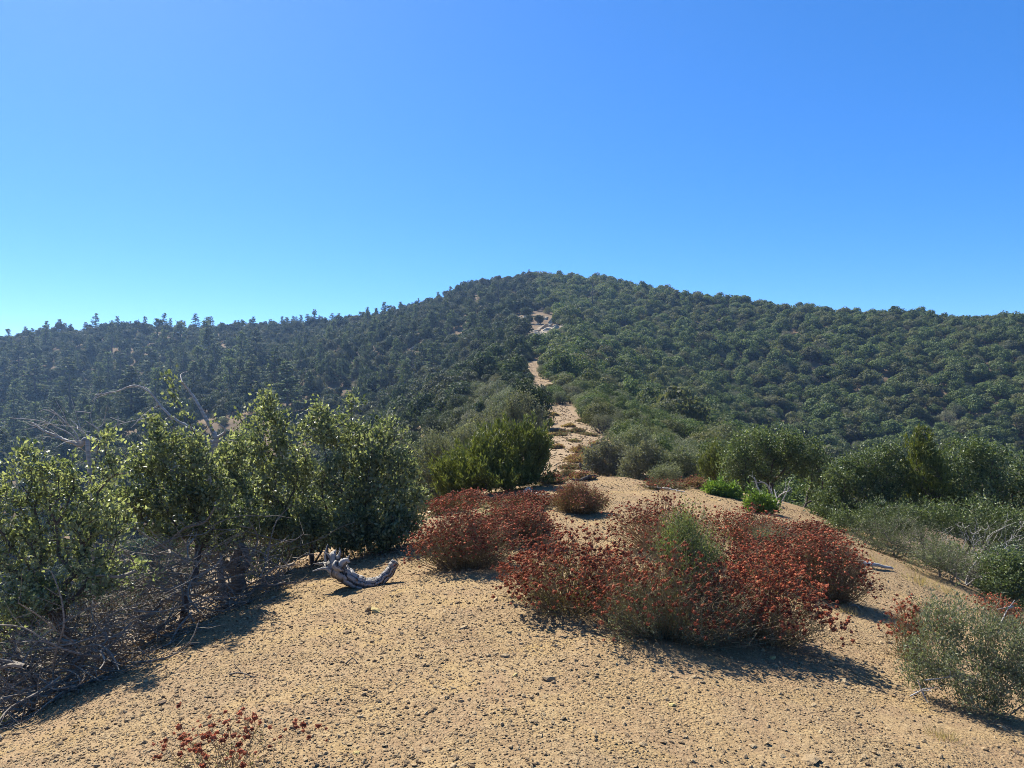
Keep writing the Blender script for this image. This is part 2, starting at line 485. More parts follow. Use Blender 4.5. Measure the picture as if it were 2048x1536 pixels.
# ------------------------------------------------------------------ scattering by geometry nodes (stuff only)
def scatter(name, label, pos, rot, scl, pick, sources, cat=None):
    me = bpy.data.meshes.new(name)
    me.vertices.add(len(pos)); me.vertices.foreach_set("co", np.asarray(pos, np.float32).ravel())
    for an, ty, arr in (("rot", 'FLOAT_VECTOR', rot), ("scl", 'FLOAT_VECTOR', scl)):
        a = me.attributes.new(an, ty, 'POINT'); a.data.foreach_set("vector", np.asarray(arr, np.float32).ravel())
    a = me.attributes.new("pick", 'INT', 'POINT'); a.data.foreach_set("value", np.asarray(pick, np.int32))
    o = link(name, me)
    ng = bpy.data.node_groups.new(name, 'GeometryNodeTree')
    ng.interface.new_socket("Geometry", in_out='INPUT', socket_type='NodeSocketGeometry')
    ng.interface.new_socket("Geometry", in_out='OUTPUT', socket_type='NodeSocketGeometry')
    gi = ng.nodes.new("NodeGroupInput"); go = ng.nodes.new("NodeGroupOutput")
    iop = ng.nodes.new("GeometryNodeInstanceOnPoints")
    ng.links.new(gi.outputs[0], iop.inputs["Points"])
    jn = ng.nodes.new("GeometryNodeJoinGeometry")
    for s in sources:
        ob = ng.nodes.new("GeometryNodeObjectInfo"); ob.inputs["Object"].default_value = s; ob.transform_space = 'ORIGINAL'
        ob.inputs["As Instance"].default_value = False
        g2 = ng.nodes.new("GeometryNodeGeometryToInstance")
        ng.links.new(ob.outputs["Geometry"], g2.inputs[0]); ng.links.new(g2.outputs[0], jn.inputs[0])
    ng.links.new(jn.outputs[0], iop.inputs["Instance"])
    iop.inputs["Pick Instance"].default_value = True
    for an, ty, sock in (("rot", 'FLOAT_VECTOR', "Rotation"), ("scl", 'FLOAT_VECTOR', "Scale"), ("pick", 'INT', "Instance Index")):
        na_ = ng.nodes.new("GeometryNodeInputNamedAttribute"); na_.data_type = ty; na_.inputs[0].default_value = an
        src = na_.outputs[0]
        if an == "rot":
            er = ng.nodes.new("FunctionNodeEulerToRotation"); ng.links.new(src, er.inputs[0]); src = er.outputs[0]
        ng.links.new(src, iop.inputs[sock])
    ng.links.new(iop.outputs[0], go.inputs[0])
    md = o.modifiers.new("scatter", 'NODES'); md.node_group = ng
    return tag(o, label, cat, None, 'stuff')

# ------------------------------------------------------------------ plant builders
def lobed_leaves(mb, lobes, n, size, rng, mat=0, shell=0.78, outward=0.9, aspect=0.6):
    """leaves through the volume of several lobes; size = leaf length"""
    L = np.asarray(lobes, float)                       # cx cy cz rx ry rz
    area = (L[:, 3] * L[:, 4] + L[:, 4] * L[:, 5] + L[:, 3] * L[:, 5])
    k = rng.choice(len(L), n, p=area / area.sum())
    u = rdir(rng, n)
    r = shell + (1 - shell) * rng.random(n); r = np.where(rng.random(n) < 0.22, rng.random(n) ** 0.5, r * (1 + 0.10 * rng.normal(size=n)))
    C = L[k, :3] + u * L[k, 3:6] * r[:, None]
    N = unit(u * outward + rng.normal(size=(n, 3)) * 0.38 + np.array([0, 0, 0.2]))
    D = unit(np.cross(N, rdir(rng, n)))
    s = size * rng.uniform(0.6, 1.35, n)
    tint = np.clip(rng.normal(0.45, 0.28, n) + 0.12 * rng.normal(size=len(L))[k], 0, 1)
    leaf_quads(mb, C - D * s[:, None] * .5, D, N, s, s * aspect, 0.12, mat, tint)

def hill_shrub_mesh(name, seed, leafmat, w=3.2, h=2.4, n=1500, size=0.24, nl=14, flat=0.0, stems=6):
    rng = np.random.default_rng(seed)
    lobes = []
    for i in range(nl):
        a = rng.random() * 6.283; f = math.sqrt(rng.random())
        rr = f * 0.36 * w
        z = h * (0.36 + 0.42 * (1 - f * f) * rng.uniform(0.6, 1.15)) * (1 if rng.random() > .25 else 0.55)
        s = w * rng.uniform(0.12, 0.21)
        lobes.append((rr * math.cos(a), rr * math.sin(a), z, s, s, s * rng.uniform(0.7, 0.95)))
    mb = MB()
    lobed_leaves(mb, lobes, n, size, rng)
    A = []; B = []
    for i in range(stems):
        l = lobes[i % nl]
        a = np.array([rng.normal() * .1, rng.normal() * .1, -0.3]); b = np.array(l[:3])
        m_ = (a + b) / 2 + rng.normal(size=3) * .12
        A += [a, m_]; B += [m_, b]
    prisms(mb, A, B, 0.07, 0.035, 4, 1)
    return mb.mesh(name, [leafmat, M['bark']])

def conifer_meshes(name, seed, h=10.0, spread=2.6, ragged=0.0, nb=70, per=20):
    rng = np.random.default_rng(seed)
    tr = MB()
    lean = rng.normal(size=2) * 0.25
    zs = np.linspace(-0.5, h, 9)
    tp = np.stack([lean[0] * (zs / h) ** 2 + rng.normal(size=9) * .04, lean[1] * (zs / h) ** 2 + rng.normal(size=9) * .04, zs], 1)
    tube(tr, tp, np.interp(zs, [-0.5, h], [0.20 * h / 10 + .06, 0.03]), 6)
    cr = MB()
    C = []; D = []; S = []; BA = []; BB = []
    for b in range(nb):
        f = rng.random() ** 0.8
        z = h * (0.14 + 0.85 * f)
        if ragged and rng.random() < ragged * (1.15 - f): continue
        base = np.array([np.interp(z, zs, tp[:, 0]), np.interp(z, zs, tp[:, 1]), z])
        L = spread * (1.02 - f) ** 0.75 * rng.uniform(0.5, 1.15) + 0.25
        if ragged: L = spread * rng.uniform(0.3, 0.9) * (1.2 - 0.9 * f) + .15
        a = rng.random() * 6.283
        d = unit(np.array([math.cos(a), math.sin(a), rng.uniform(-0.28, 0.12) + 0.35 * f]))
        tip = base + d * L + np.array([0, 0, -0.10 * L + (0.1 * L if ragged else 0)])
        BA.append(base); BB.append(tip)
        m = max(4, int(per * (0.35 + L / spread)))
        lo = 0.25 if ragged else 0.12
        t = lo + (1 - lo) * rng.random(m) ** 0.8
        pos = base + (tip - base) * t[:, None]
        side = np.array([-d[1], d[0], 0])
        sd_ = unit(d[None] * 0.8 + side[None] * rng.normal(size=(m, 1)) * 0.9 + np.array([0, 0, -0.25]) + rng.normal(size=(m, 3)) * .2)
        if ragged:
            pos = pos + rng.normal(size=(m, 3)) * 0.10
            sd_ = unit(rng.normal(size=(m, 3)) * .6 + d * .7 + np.array([0, 0, .25]))
        C.append(pos); D.append(sd_); S.append(np.full(m, (0.46 if ragged else 0.50) * h / 10) * rng.uniform(.6, 1.3, m))
    C = np.concatenate(C); D = np.concatenate(D); S = np.concatenate(S)
    N = unit(np.array([0, 0, 1.0]) + rng.normal(size=C.shape) * 0.45)
    leaf_quads(cr, C, D, N, S, S * 0.45, 0.1, 0, np.clip(rng.normal(.45, .28, len(C)), 0, 1))
    prisms(cr, BA, BB, 0.035, 0.012, 3, 1)
    return tr.mesh("trunk", M['bark']), cr.mesh("crown", [M['needle'], M['bark']])

def snag_mesh(seed, h=8.0, nb=26, L0=1.1):
    rng = np.random.default_rng(seed)
    tr = MB(); br = MB()
    zs = np.linspace(-0.4, h, 10)
    tp = np.stack([rng.normal(size=10) * .05, rng.normal(size=10) * .05, zs], 1)
    tube(tr, tp, np.interp(zs, [-0.4, h], [0.17, 0.03]), 6)
    for i in range(nb):
        z = h * rng.uniform(0.25, 0.97); a = rng.random() * 6.283; L = L0 * rng.uniform(.3, 1) * (1.15 - z / h)
        p0 = np.array([0, 0, z]); p2 = p0 + np.array([math.cos(a), math.sin(a), rng.uniform(-.35, .25)]) * L
        pm = (p0 + p2) / 2 + rng.normal(size=3) * .1 * L
        prisms(br, [p0, pm], [pm, p2], [0.045, .03], [.03, .012], 3)
    return tr.mesh("trunk", M['charred']), br.mesh("branches", M['charred'])

def woody_shrub(name, label, cat, bases, lumps, seed, ntar, leaf, nleaf, mats, group=None, size_jit=0.35, spread=0.09, rbase=0.022, aspect=0.55,
                up=0.35, tips_only=True, seg=0.14, shell=0.4, bare=0.0, parts=('branches', 'foliage'), stemexp=0.5, rmin=0.0022, gap=0.92, outl=0):
    """shrub with a real branch skeleton; lumps (cx,cy,cz,rx,ry,rz) say where the crown is"""
    rng = np.random.default_rng(seed)
    L = np.asarray(lumps, float)
    L[:, 3:6] *= gap
    if outl:                                 # side sprays that break up the outline
        q = rng.integers(0, len(L), outl); uu = rdir(rng, outl); uu[:, 2] = np.abs(uu[:, 2]) * .9
        ex = L[q].copy(); ex[:, :3] += uu * L[q, 3:6] * rng.uniform(.95, 1.35, (outl, 1)); ex[:, 3:6] *= rng.uniform(.18, .42, (outl, 1)); ex[:, 5] *= 1.4
        L = np.concatenate([L, ex])
    vol = L[:, 3] * L[:, 4] * L[:, 5]; vol = vol ** 0.75
    k = rng.choice(len(L), ntar, p=vol / vol.sum())
    u = rdir(rng, ntar); r = (shell + (1 - shell) * rng.random(ntar)) ** 0.6
    T = L[k, :3] + u * L[k, 3:6] * r[:, None]
    sp_ = rng.random(ntar) < 0.09
    T[sp_] += u[sp_] * np.array([1, 1, .5]) * rng.uniform(.02, .09, (sp_.sum(), 1)) + np.array([0, 0, 1]) * rng.uniform(.03, .15, (sp_.sum(), 1)) * (u[sp_, 2:3] > -.2)
    g = H(T[:, 0], T[:, 1]); T[:, 2] = np.maximum(T[:, 2], g + 0.06)
    bases = np.asarray(bases, float)
    nodes, par, w, tips = skeleton(bases, T, rng, seg)
    rad = np.clip(rbase * (w / w.max()) ** stemexp, rmin, None)
    o0 = bases.mean(axis=0)
    root = thing(name, label, cat, tuple(o0), group)
    br = MB()
    e = np.where(par >= 0)[0]
    thick = rad[e] > 0.006
    prisms(br, nodes[par[e[thick]]], nodes[e[thick]], rad[par[e[thick]]], rad[e[thick]], 6)
    prisms(br, nodes[par[e[~thick]]], nodes[e[~thick]], np.minimum(rad[par[e[~thick]]], .006), rad[e[~thick]], 3)
    put(br, parts[0], mats[1], root, o0, True)
    live = rng.random(len(tips)) >= bare
    cl = nodes[tips[live]]
    if nleaf and len(cl):
        per = nleaf // len(cl)
        C = np.repeat(cl, per, axis=0); n = len(C)
        # twig direction at the tip: leaves run back along it
        dt = unit(nodes[tips[live]] - nodes[par[tips[live]]]); dt = np.repeat(dt, per, axis=0)
        C = C + rng.normal(size=(n, 3)) * spread * 0.62 - dt * (rng.random((n, 1)) - 0.35) * spread * 2.2
        D = unit(rng.normal(size=(n, 3)) * 0.8 + dt * 0.7 + np.array([0, 0, up]))
        N = unit(rng.normal(size=(n, 3)) + np.array([0, 0, 0.6]))
        s = leaf * rng.uniform(1 - size_jit, 1 + size_jit, n)
        tint = np.clip(rng.normal(.45, .28, n) + np.repeat(rng.normal(size=len(cl)) * .15, per), 0, 1)
        lf = MB(); leaf_quads(lf, C, D, N, s, s * aspect, 0.18, 0, tint)
        put(lf, parts[1], mats[0], root, o0)
    return root

ICO_V = None
def ico():
    global ICO_V
    if ICO_V is None:
        p = (1 + 5 ** .5) / 2
        v = np.array([(-1, p, 0), (1, p, 0), (-1, -p, 0), (1, -p, 0), (0, -1, p), (0, 1, p), (0, -1, -p), (0, 1, -p), (p, 0, -1), (p, 0, 1), (-p, 0, -1), (-p, 0, 1)], float)
        f = np.array([(0, 11, 5), (0, 5, 1), (0, 1, 7), (0, 7, 10), (0, 10, 11), (1, 5, 9), (5, 11, 4), (11, 10, 2), (10, 7, 6), (7, 1, 8), (3, 9, 4), (3, 4, 2), (3, 2, 6), (3, 6, 8), (3, 8, 9), (4, 9, 5), (2, 4, 11), (6, 2, 10), (8, 6, 7), (9, 8, 1)])
        ICO_V = (unit(v), f)
    return ICO_V

def heads(mb, C, R, rng, near, mat=0):
    """flower heads: rough little balls, with spiky florets close to the camera"""
    n = len(C)
    v, f = ico()
    V = C[:, None, :] + v[None] * R[:, None, None] * rng.uniform(0.62, 1.25, (n, 12, 1)) * np.array([1, 1, 0.75])
    T = (f[None] + (np.arange(n) * 12)[:, None, None]).reshape(-1, 3)
    tint = np.repeat(np.clip(rng.normal(.45, .3, n), 0, 1), 20) * rng.uniform(.6, 1.2, n * 20)
    mb.tris(V.reshape(-1, 3), T, mat, tint)
    if near:
        k = 12
        U = rdir(rng, n * k)
        leaf_quads(mb, np.repeat(C, k, 0) + U * np.repeat(R, k)[:, None] * .6, U, rdir(rng, n * k), np.repeat(R, k) * .75, np.repeat(R, k) * .5, .2, mat, np.clip(rng.normal(.5, .3, n * k), 0, 1))

def buckwheat(label, px0, px1, pyb, pytop, seed, nst=260, hr=0.011, nh=3, near=False, group="red buckwheat shrubs on the ridge", pale=False,
              leafy=1.0, depth=0.85, flat=0.9, redness=1.0, leafmat=None, name="buckwheat_shrub", lean=0.0, ragged=0.12, sidehead=0.0, dpush=0.0):
    rng = np.random.default_rng(seed)
    b = hit((px0 + px1) / 2, pyb)
    b = b + np.array([0, 0, 0.0])
    rx = (px1 - px0) / 2 / FPX * b[1]
    ry = rx * depth
    b[1] += ry * 0.55 + dpush; b[0] *= b[1] / (b[1] - ry * 0.55 - dpush); b[2] = H1(b[0], b[1])
    rx = (px1 - px0) / 2 / FPX * b[1]
    h = max(0.09, EYE - (pytop - 768) / FPX * (b[1] + ry * .3) - b[2])
    root = thing(name, label, "shrub", tuple(b), group)
    st = MB(); lf = MB(); hd = MB()
    n = nst
    a = rng.random(n) * 6.283; rho = np.sqrt(rng.random(n)) ** 0.85
    lump = 1 + 0.22 * np.sin(3 * a + seed) * rho + 0.15 * np.sin(7 * a + 2 * seed) + ragged * rng.normal(size=n)
    tx = rx * rho * np.cos(a) * lump; ty = ry * rho * np.sin(a) * lump
    tz = h * np.sqrt(np.clip(1 - flat * rho ** 2, 0.05, 1)) * rng.uniform(0.60, 1.10, n) * (1 + .30 * fbm(tx / (rx * .45) + seed, ty / (ry * .45), seed, 2))
    gz = H(b[0] + tx, b[1] + ty) - b[2]
    tip = np.stack([tx + lean * tz, ty, np.maximum(tz + gz * 0.8, gz + .05)], 1)
    f0 = rng.uniform(0.12, 0.5, n)
    foot = np.stack([tx * f0, ty * f0, np.zeros(n)], 1); foot[:, 2] = H(b[0] + foot[:, 0], b[1] + foot[:, 1]) - b[2] - .02
    mid = foot * 0.45 + tip * 0.55 + np.stack([tx * .08, ty * .08, np.zeros(n)], 1) + rng.normal(size=(n, 3)) * .03
    sr = max(0.0013, 0.00023 * b[1])
    ti = np.clip(rng.normal(.5, .25, n), 0, 1)
    prisms(st, foot, mid, sr * 1.5, sr * 1.1, 3, 0, ti); prisms(st, mid, tip, sr * 1.1, sr * .8, 3, 0, ti)
    # forking tops carrying the heads
    T2 = np.repeat(tip, nh, 0); off = rng.normal(size=(n * nh, 3)) * np.array([1, 1, .55]) * (0.035 + .014 * h)
    off[:, 2] = np.abs(off[:, 2]) * 1.0
    T2e = T2 + off
    prisms(st, T2 - np.repeat(unit(tip - mid), nh, 0) * .03, T2e, sr * .7, sr * .5, 3, 0, np.repeat(ti, nh))
    keep = rng.random(len(T2e)) < redness
    R_ = hr * rng.uniform(.45, 1.4, len(T2e))
    heads(hd, T2e[keep], R_[keep], rng, near)
    if sidehead:
        k = rng.random(n) < sidehead
        heads(hd, (mid * .4 + tip * .6)[k] + rng.normal(size=(k.sum(), 3)) * .03, hr * rng.uniform(.5, 1.1, k.sum()), rng, near)
    # small leaves along the stems
    per = int((16 if near else 11) * leafy)
    if per:
        t = rng.random((n, per)) ** 0.8 * 0.85
        C = foot[:, None] * (1 - t[..., None]) + tip[:, None] * t[..., None]
        C = np.where(t[..., None] < .55, foot[:, None] + (mid - foot)[:, None] * (t[..., None] / .55), mid[:, None] + (tip - mid)[:, None] * ((t[..., None] - .55) / .45)).reshape(-1, 3)
        C += rng.normal(size=C.shape) * .012
        D = unit(np.repeat(unit(tip - foot), per, 0) * .8 + rng.normal(size=C.shape) * .55)
        s = max(0.016, 0.0022 * b[1]) * rng.uniform(.6, 1.4, len(C))
        leaf_quads(lf, C, D, rdir(rng, len(C)), s, s * .3, .1, 0, np.clip(rng.normal(.45, .28, len(C)), 0, 1))
    put(st, "stems", M['tan_stem'] if pale else M['bw_stem'], root)
    if per: put(lf, "foliage", M[leafmat] if leafmat else (M['tan_stem'] if pale else M['bw_leaf']), root)
    put(hd, "flower_heads", M['bw_head_pale'] if pale else M['bw_head'], root)
    return root

def log_mat():
    m, nt, out = new_mat("weathered_log")
    at = nd(nt, "ShaderNodeAttribute", attribute_name="tint")
    tc = nd(nt, "ShaderNodeTexCoord")
    nz = nd(nt, "ShaderNodeTexNoise", i_Scale=22.0, i_Detail=5.0, i_Roughness=0.65); nt.links.new(tc.outputs["Object"], nz.inputs["Vector"])
    ad = nd(nt, "ShaderNodeMath", operation='MULTIPLY_ADD', i_1=0.9); nt.links.new(nz.outputs[0], ad.inputs[0])
    sb = nd(nt, "ShaderNodeMath", operation='SUBTRACT', i_1=0.45); nt.links.new(at.outputs["Fac"], sb.inputs[0]); nt.links.new(sb.outputs[0], ad.inputs[2])
    mr = nd(nt, "ShaderNodeMapRange", i_1=0.15, i_2=0.85); nt.links.new(ad.outputs[0], mr.inputs[0])
    col = mixc(nt, mr.outputs[0], (0.035, 0.031, 0.027), (0.29, 0.268, 0.238))
    pr = nd(nt, "ShaderNodeBsdfPrincipled"); pr.inputs["Roughness"].default_value = 0.75; pr.inputs["Specular IOR Level"].default_value = 0.25
    nt.links.new(col, pr.inputs["Base Color"])
    bp = nd(nt, "ShaderNodeBump", i_Strength=0.35, i_Distance=0.008); nt.links.new(nz.outputs[0], bp.inputs["Height"]); nt.links.new(bp.outputs[0], pr.inputs["Normal"])
    nt.links.new(pr.outputs[0], out.inputs[0])
    return m
M['log'] = log_mat()

# ------------------------------------------------------------------ what the eye can see over the terrain
_az = np.radians(np.linspace(-58, 58, 560)); _dd = np.geomspace(8, 300, 260)
_X = np.tan(_az)[None] * _dd[:, None]; _Y = np.repeat(_dd[:, None], len(_az), 1)
_HH = H(_X, _Y)
_EL = np.maximum.accumulate((_HH + 0.9 - EYE) / _Y, axis=0)
def visible(x, y, z, tall):
    i = np.clip(np.searchsorted(_dd, y * 0.975) - 1, 0, len(_dd) - 1)
    j = np.clip(np.rint((np.arctan2(x, y) - _az[0]) / (_az[1] - _az[0])).astype(int), 0, len(_az) - 1)
    return (z + tall - EYE) / y > _EL[i, j]

BARE = np.array([(8, 700, 1800), (14, 1060, 1430), (18, 1075, 1350), (22, 1085, 1290), (32, 1097, 1200), (45, 1099, 1138), (60, 1081, 1113), (85, 1050, 1073), (97, 1052, 1070)], float)
def bare(px, d):
    l = np.interp(d, BARE[:, 0], BARE[:, 1]); r = np.interp(d, BARE[:, 0], BARE[:, 2])
    return (d < 97) & (px > l) & (px < r) & ~((d > 50.5) & (d < 55))

def place(name, me, x, y, z, s, rz, label, cat, group, parts=None, tilt=None):
    """one plant: a mesh of its own, or an empty with parts"""
    o = link(name, me)
    o.location = (x, y, z); o.rotation_euler = (tilt or 0, 0, rz); o.scale = s if hasattr(s, '__len__') else (s, s, s)
    tag(o, label, cat, group)
    for pn, pm in (parts or []):
        link(pn, pm, o)
    return o

rng = np.random.default_rng(11)
def candidates(step, d0, d1):
    gx, gy = np.meshgrid(np.arange(-330, 330, step), np.arange(d0, d1, step))
    gx = gx.ravel() + rng.uniform(-.45, .45, gx.size) * step; gy = gy.ravel() + rng.uniform(-.45, .45, gy.size) * step
    px = 1024 + FPX * gx / gy
    k = (px > -1150) & (px < 3200) & (gy > d0)
    gx, gy, px = gx[k], gy[k], px[k]
    gz = H(gx, gy)
    return gx, gy, gz, px, 768 - FPX * (gz - EYE) / gy

xcent = lambda y: np.interp(y, SPUR[:, 1], SPUR[:, 0])
# outcrop on the upper spur where little grows
def outcrop(px, py):
    return (((px - 1084) / 40) ** 2 + ((py - 660) / 40) ** 2 < 1) | (((px - 1066) / 9) ** 2 + ((py - 722) / 12) ** 2 < 1) | (((px - 1040) / 14) ** 2 + ((py - 640) / 12) ** 2 < 1)

NEAR_R = [hill_shrub_mesh("scrub_oak", 100 + i, M['hill'], 3.0, 2.3, 5200, 0.115, 26, stems=9) for i in range(4)]
FAR_R = [hill_shrub_mesh("scrub_oak", 120 + i, M['hill'], 3.9, 2.9, 2000, 0.25, 15) for i in range(7)]
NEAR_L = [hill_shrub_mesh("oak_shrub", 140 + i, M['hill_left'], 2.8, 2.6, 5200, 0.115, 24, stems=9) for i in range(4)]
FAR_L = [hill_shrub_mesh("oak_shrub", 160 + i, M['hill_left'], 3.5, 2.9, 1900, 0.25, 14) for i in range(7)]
NEAR_G = [hill_shrub_mesh("grey_shrub", 180 + i, M['greyshrub'], 2.4, 1.9, 5200, 0.075, 30, stems=16) for i in range(5)]

def zone(u, v, d):
    h = ", upper slope" if v < 700 else (", mid slope" if v < 790 else ", slope foot")
    w = " at the left edge" if u < 220 else " near the left edge" if u < 560 else " left of the summit" if u < 930 else " below the summit" if u < 1250 else " right of the summit" if u < 1600 else " nearing the right edge" if u < 1850 else " at the right edge"
    if d < 40: h = ", near ridge flank"
    return h + w
def place_kind(name, label, cat, group, rows, near, far, dn, stuff_name, stuff_label):
    """rows: x y z scale rz; the 300 that show largest are individuals, the rest one mass"""
    inview = lambda r: -60 < 1024 + FPX * r[0] / r[1] < 2110
    rows = sorted(rows, key=lambda r: -r[3] / r[1] * (1 if inview(r) else 1e-3))
    first = {}
    for r in rows[:300]:
        pool = near if r[1] < dn else far
        me = pool[r[5] % len(pool)]
        u_, v_ = proj((r[0], r[1], r[2]))
        o = place(name, me, r[0], r[1], r[2], (r[3], r[3], r[3] * r[6]), r[4], label + zone(u_, v_, r[1]), cat, group)
        first.setdefault(me.name, o)
    rest = rows[300:]
    if rest:
        src = [first.get(m.name) for m in far]
        src = [s for s in src if s is not None]
        if not src:
            raise RuntimeError("no source for " + name)
        a = np.array([[r[0], r[1], r[2], r[3], r[4], r[6]] for r in rest])
        rot = np.stack([np.zeros(len(a)), np.zeros(len(a)), a[:, 4]], 1)
        scl = np.stack([a[:, 3], a[:, 3], a[:, 3] * a[:, 5]], 1)
        scatter(stuff_name, stuff_label, a[:, :3], rot, scl, np.array([r[5] % len(src) for r in rest]), src)
    print(name, len(rows))

gx, gy, gz, px, py = candidates(2.5, 14.5, 262)
vis = visible(gx, gy, gz, 3.2)
side = gx - xcent(gy)
dens = fbm(gx / 14, gy / 14, 77, 3)
right, left, grey = [], [], []
for i in np.where(vis)[0]:
    x, y, z, u, v, s = gx[i], gy[i], gz[i], px[i], py[i], side[i]
    if bare(u, y) or (y > 95 and outcrop(u, v) and rng.random() < .82): continue
    mg = (1.2 if y < 28 else .55) * FPX / y
    if y < 95 and (bare(u - mg, y) or bare(u + mg, y)): continue
    if y < 24 and (s < -1 and x > -4.6 and y < 17 or 0 < s < 7.5): continue      # built one by one below
    row = lambda sc, q=1.0: [x, y, z - 0.1, sc, rng.random() * 6.283, int(rng.integers(0, 1000)), q]
    if s > 0:
        if rng.random() < .02: continue
        edge = s < 5.5 + y * .03 and y < 75
        if edge and rng.random() < .7:
            grey.append(row(rng.uniform(.42, .85)))
        else:
            sc = rng.uniform(.65, 1.3) * (1 + .25 * dens[i]) * (1.0 if y > 60 else .8)
            if rng.random() < .13: grey.append(row(sc * 1.15))
            else: right.append(row(sc, rng.uniform(.8, 1.15)))
    else:
        if rng.random() < .05 + (.10 + .35 * (dens[i] < -.4)) * (s < -14): continue
        edge = s > -7 and y < 80
        if edge and rng.random() < .75:
            grey.append(row(rng.uniform(.5, 1.0), 1.15))
        else:
            sc = rng.uniform(.6, 1.2) * (1.0 if y > 60 else .8)
            if rng.random() < .08: grey.append(row(sc * 1.1))
            else: left.append(row(sc, rng.uniform(.85, 1.35)))
# low brush crowding the path on the spur
n_ = 3200
ty_ = 22 + 80 * rng.random(n_) ** 1.2; tx_ = xcent(ty_) + rng.normal(size=n_) * 3.6; tz_ = H(tx_, ty_); tu_ = 1024 + FPX * tx_ / ty_
kept = []
for i in range(n_):
    if bare(tu_[i], ty_[i]) or (ty_[i] < 26 and -4 < tx_[i] - xcent(ty_[i]) < 4): continue
    mg = .42 * FPX / ty_[i]
    if bare(tu_[i] - mg, ty_[i]) or bare(tu_[i] + mg, ty_[i]): continue
    if any((tx_[i] - a) ** 2 + (ty_[i] - b) ** 2 < .8 for a, b in kept[-600:]): continue
    kept.append((tx_[i], ty_[i]))
    if len(kept) > 480: break
for a, b in kept:
    sc = rng.uniform(.32, .62); row_ = [a, b, H1(a, b) - .05, sc, rng.random() * 6.283, int(rng.integers(0, 1000)), 1.1]
    (grey if rng.random() < .62 else (left if a < xcent(b) else right)).append(row_)
place_kind("scrub_oak", "rounded dark scrub oak right of the path", "shrub", "scrub oaks on the hillside right of the path", right, NEAR_R, FAR_R, 62,
           "hillside_brush", "dense dark green brush covering the hillside right of the path")
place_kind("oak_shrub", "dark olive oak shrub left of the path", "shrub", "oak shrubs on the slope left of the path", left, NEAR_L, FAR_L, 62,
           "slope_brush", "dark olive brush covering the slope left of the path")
place_kind("grey_shrub", "grey-green twiggy hill shrub", "shrub", "grey-green shrubs on the hill", grey, NEAR_G, NEAR_G, 300,
           "grey_brush", "grey-green brush on the hill")

# ------------------------------------------------------------------ conifers
CON = [conifer_meshes("conifer", 300 + i, 10.0, 3.5, 0.0, 110, 36) for i in range(5)]
RAG = [conifer_meshes("conifer", 320 + i, 8.0, 2.5, 0.18, 80, 36) for i in range(6)]
NEEDLE_GROUP = "conifers on the slope left of the summit"
def conifer(x, y, h, pool, label, group, k, rz):
    t, c = pool[k % len(pool)]
    s = h / (10.0 if pool is CON else 8.0)
    o = thing("conifer", label, "tree", (x, y, H1(x, y) - .1), group)
    o.rotation_euler = (0, 0, rz); o.scale = (s * rng.uniform(.85, 1.2),) * 2 + (s,)
    link("trunk", t, o); link("crown", c, o)
    return o

def skyline(px):
    x = (px - 1024) / FPX * _D; g = H(x, _D); i = int(np.argmax((g - EYE) / _D)); return x[i], _D[i], g[i]

# trees standing against the sky, left to right: px, py of the top, ragged?
SKY = [(18, 656, 1), (66, 655, 0), (118, 637, 1), (190, 622, 1), (222, 640, 1), (290, 632, 1), (328, 625, 0), (362, 640, 1), (392, 626, 0), (421, 632, 0),
       (470, 640, 1), (485, 638, 0), (500, 637, 1), (540, 650, 1), (575, 652, 1), (618, 640, 0), (643, 632, 1), (665, 625, 0), (720, 622, 1), (752, 618, 1), (800, 602, 1), (838, 606, 1),
       (878, 598, 1), (901, 580, 1), (943, 569, 1), (1058, 544, 1)]
ordn = ["first", "second", "third", "fourth", "fifth", "sixth", "seventh", "eighth", "ninth", "tenth", "eleventh", "twelfth", "thirteenth", "fourteenth",
        "fifteenth", "sixteenth", "seventeenth", "eighteenth", "nineteenth", "twentieth", "twenty-first", "twenty-second", "twenty-third", "twenty-fourth", "twenty-fifth", "twenty-sixth", "twenty-seventh", "twenty-eighth"]
for i, (u, v, rg) in enumerate(SKY):
    x, y, z = skyline(u)
    h = min(6.5, max(3.4, (EYE - (v - 768) / FPX * y - z) * .95))
    if i == len(SKY) - 1: lab = "dark bushy conifer standing alone at the very top of the hill"
    else: lab = f"{'ragged' if rg else 'pointed'} conifer on the skyline, {ordn[i]} from the left edge"
    conifer(x, y, h * 1.04, RAG if rg else CON, lab, "conifers along the skyline", i, rng.random() * 6.28)

for i in range(22):                        # little ones between them
    u = rng.uniform(5, 860); x, y, z = skyline(u)
    conifer(x + rng.normal(), y - rng.uniform(0, 4), rng.uniform(3.0, 4.9), RAG if rng.random() < .6 else CON, "little conifer in the brush line of the left skyline", "little conifers on the left skyline", i * 3 + 1, rng.random() * 6.28)

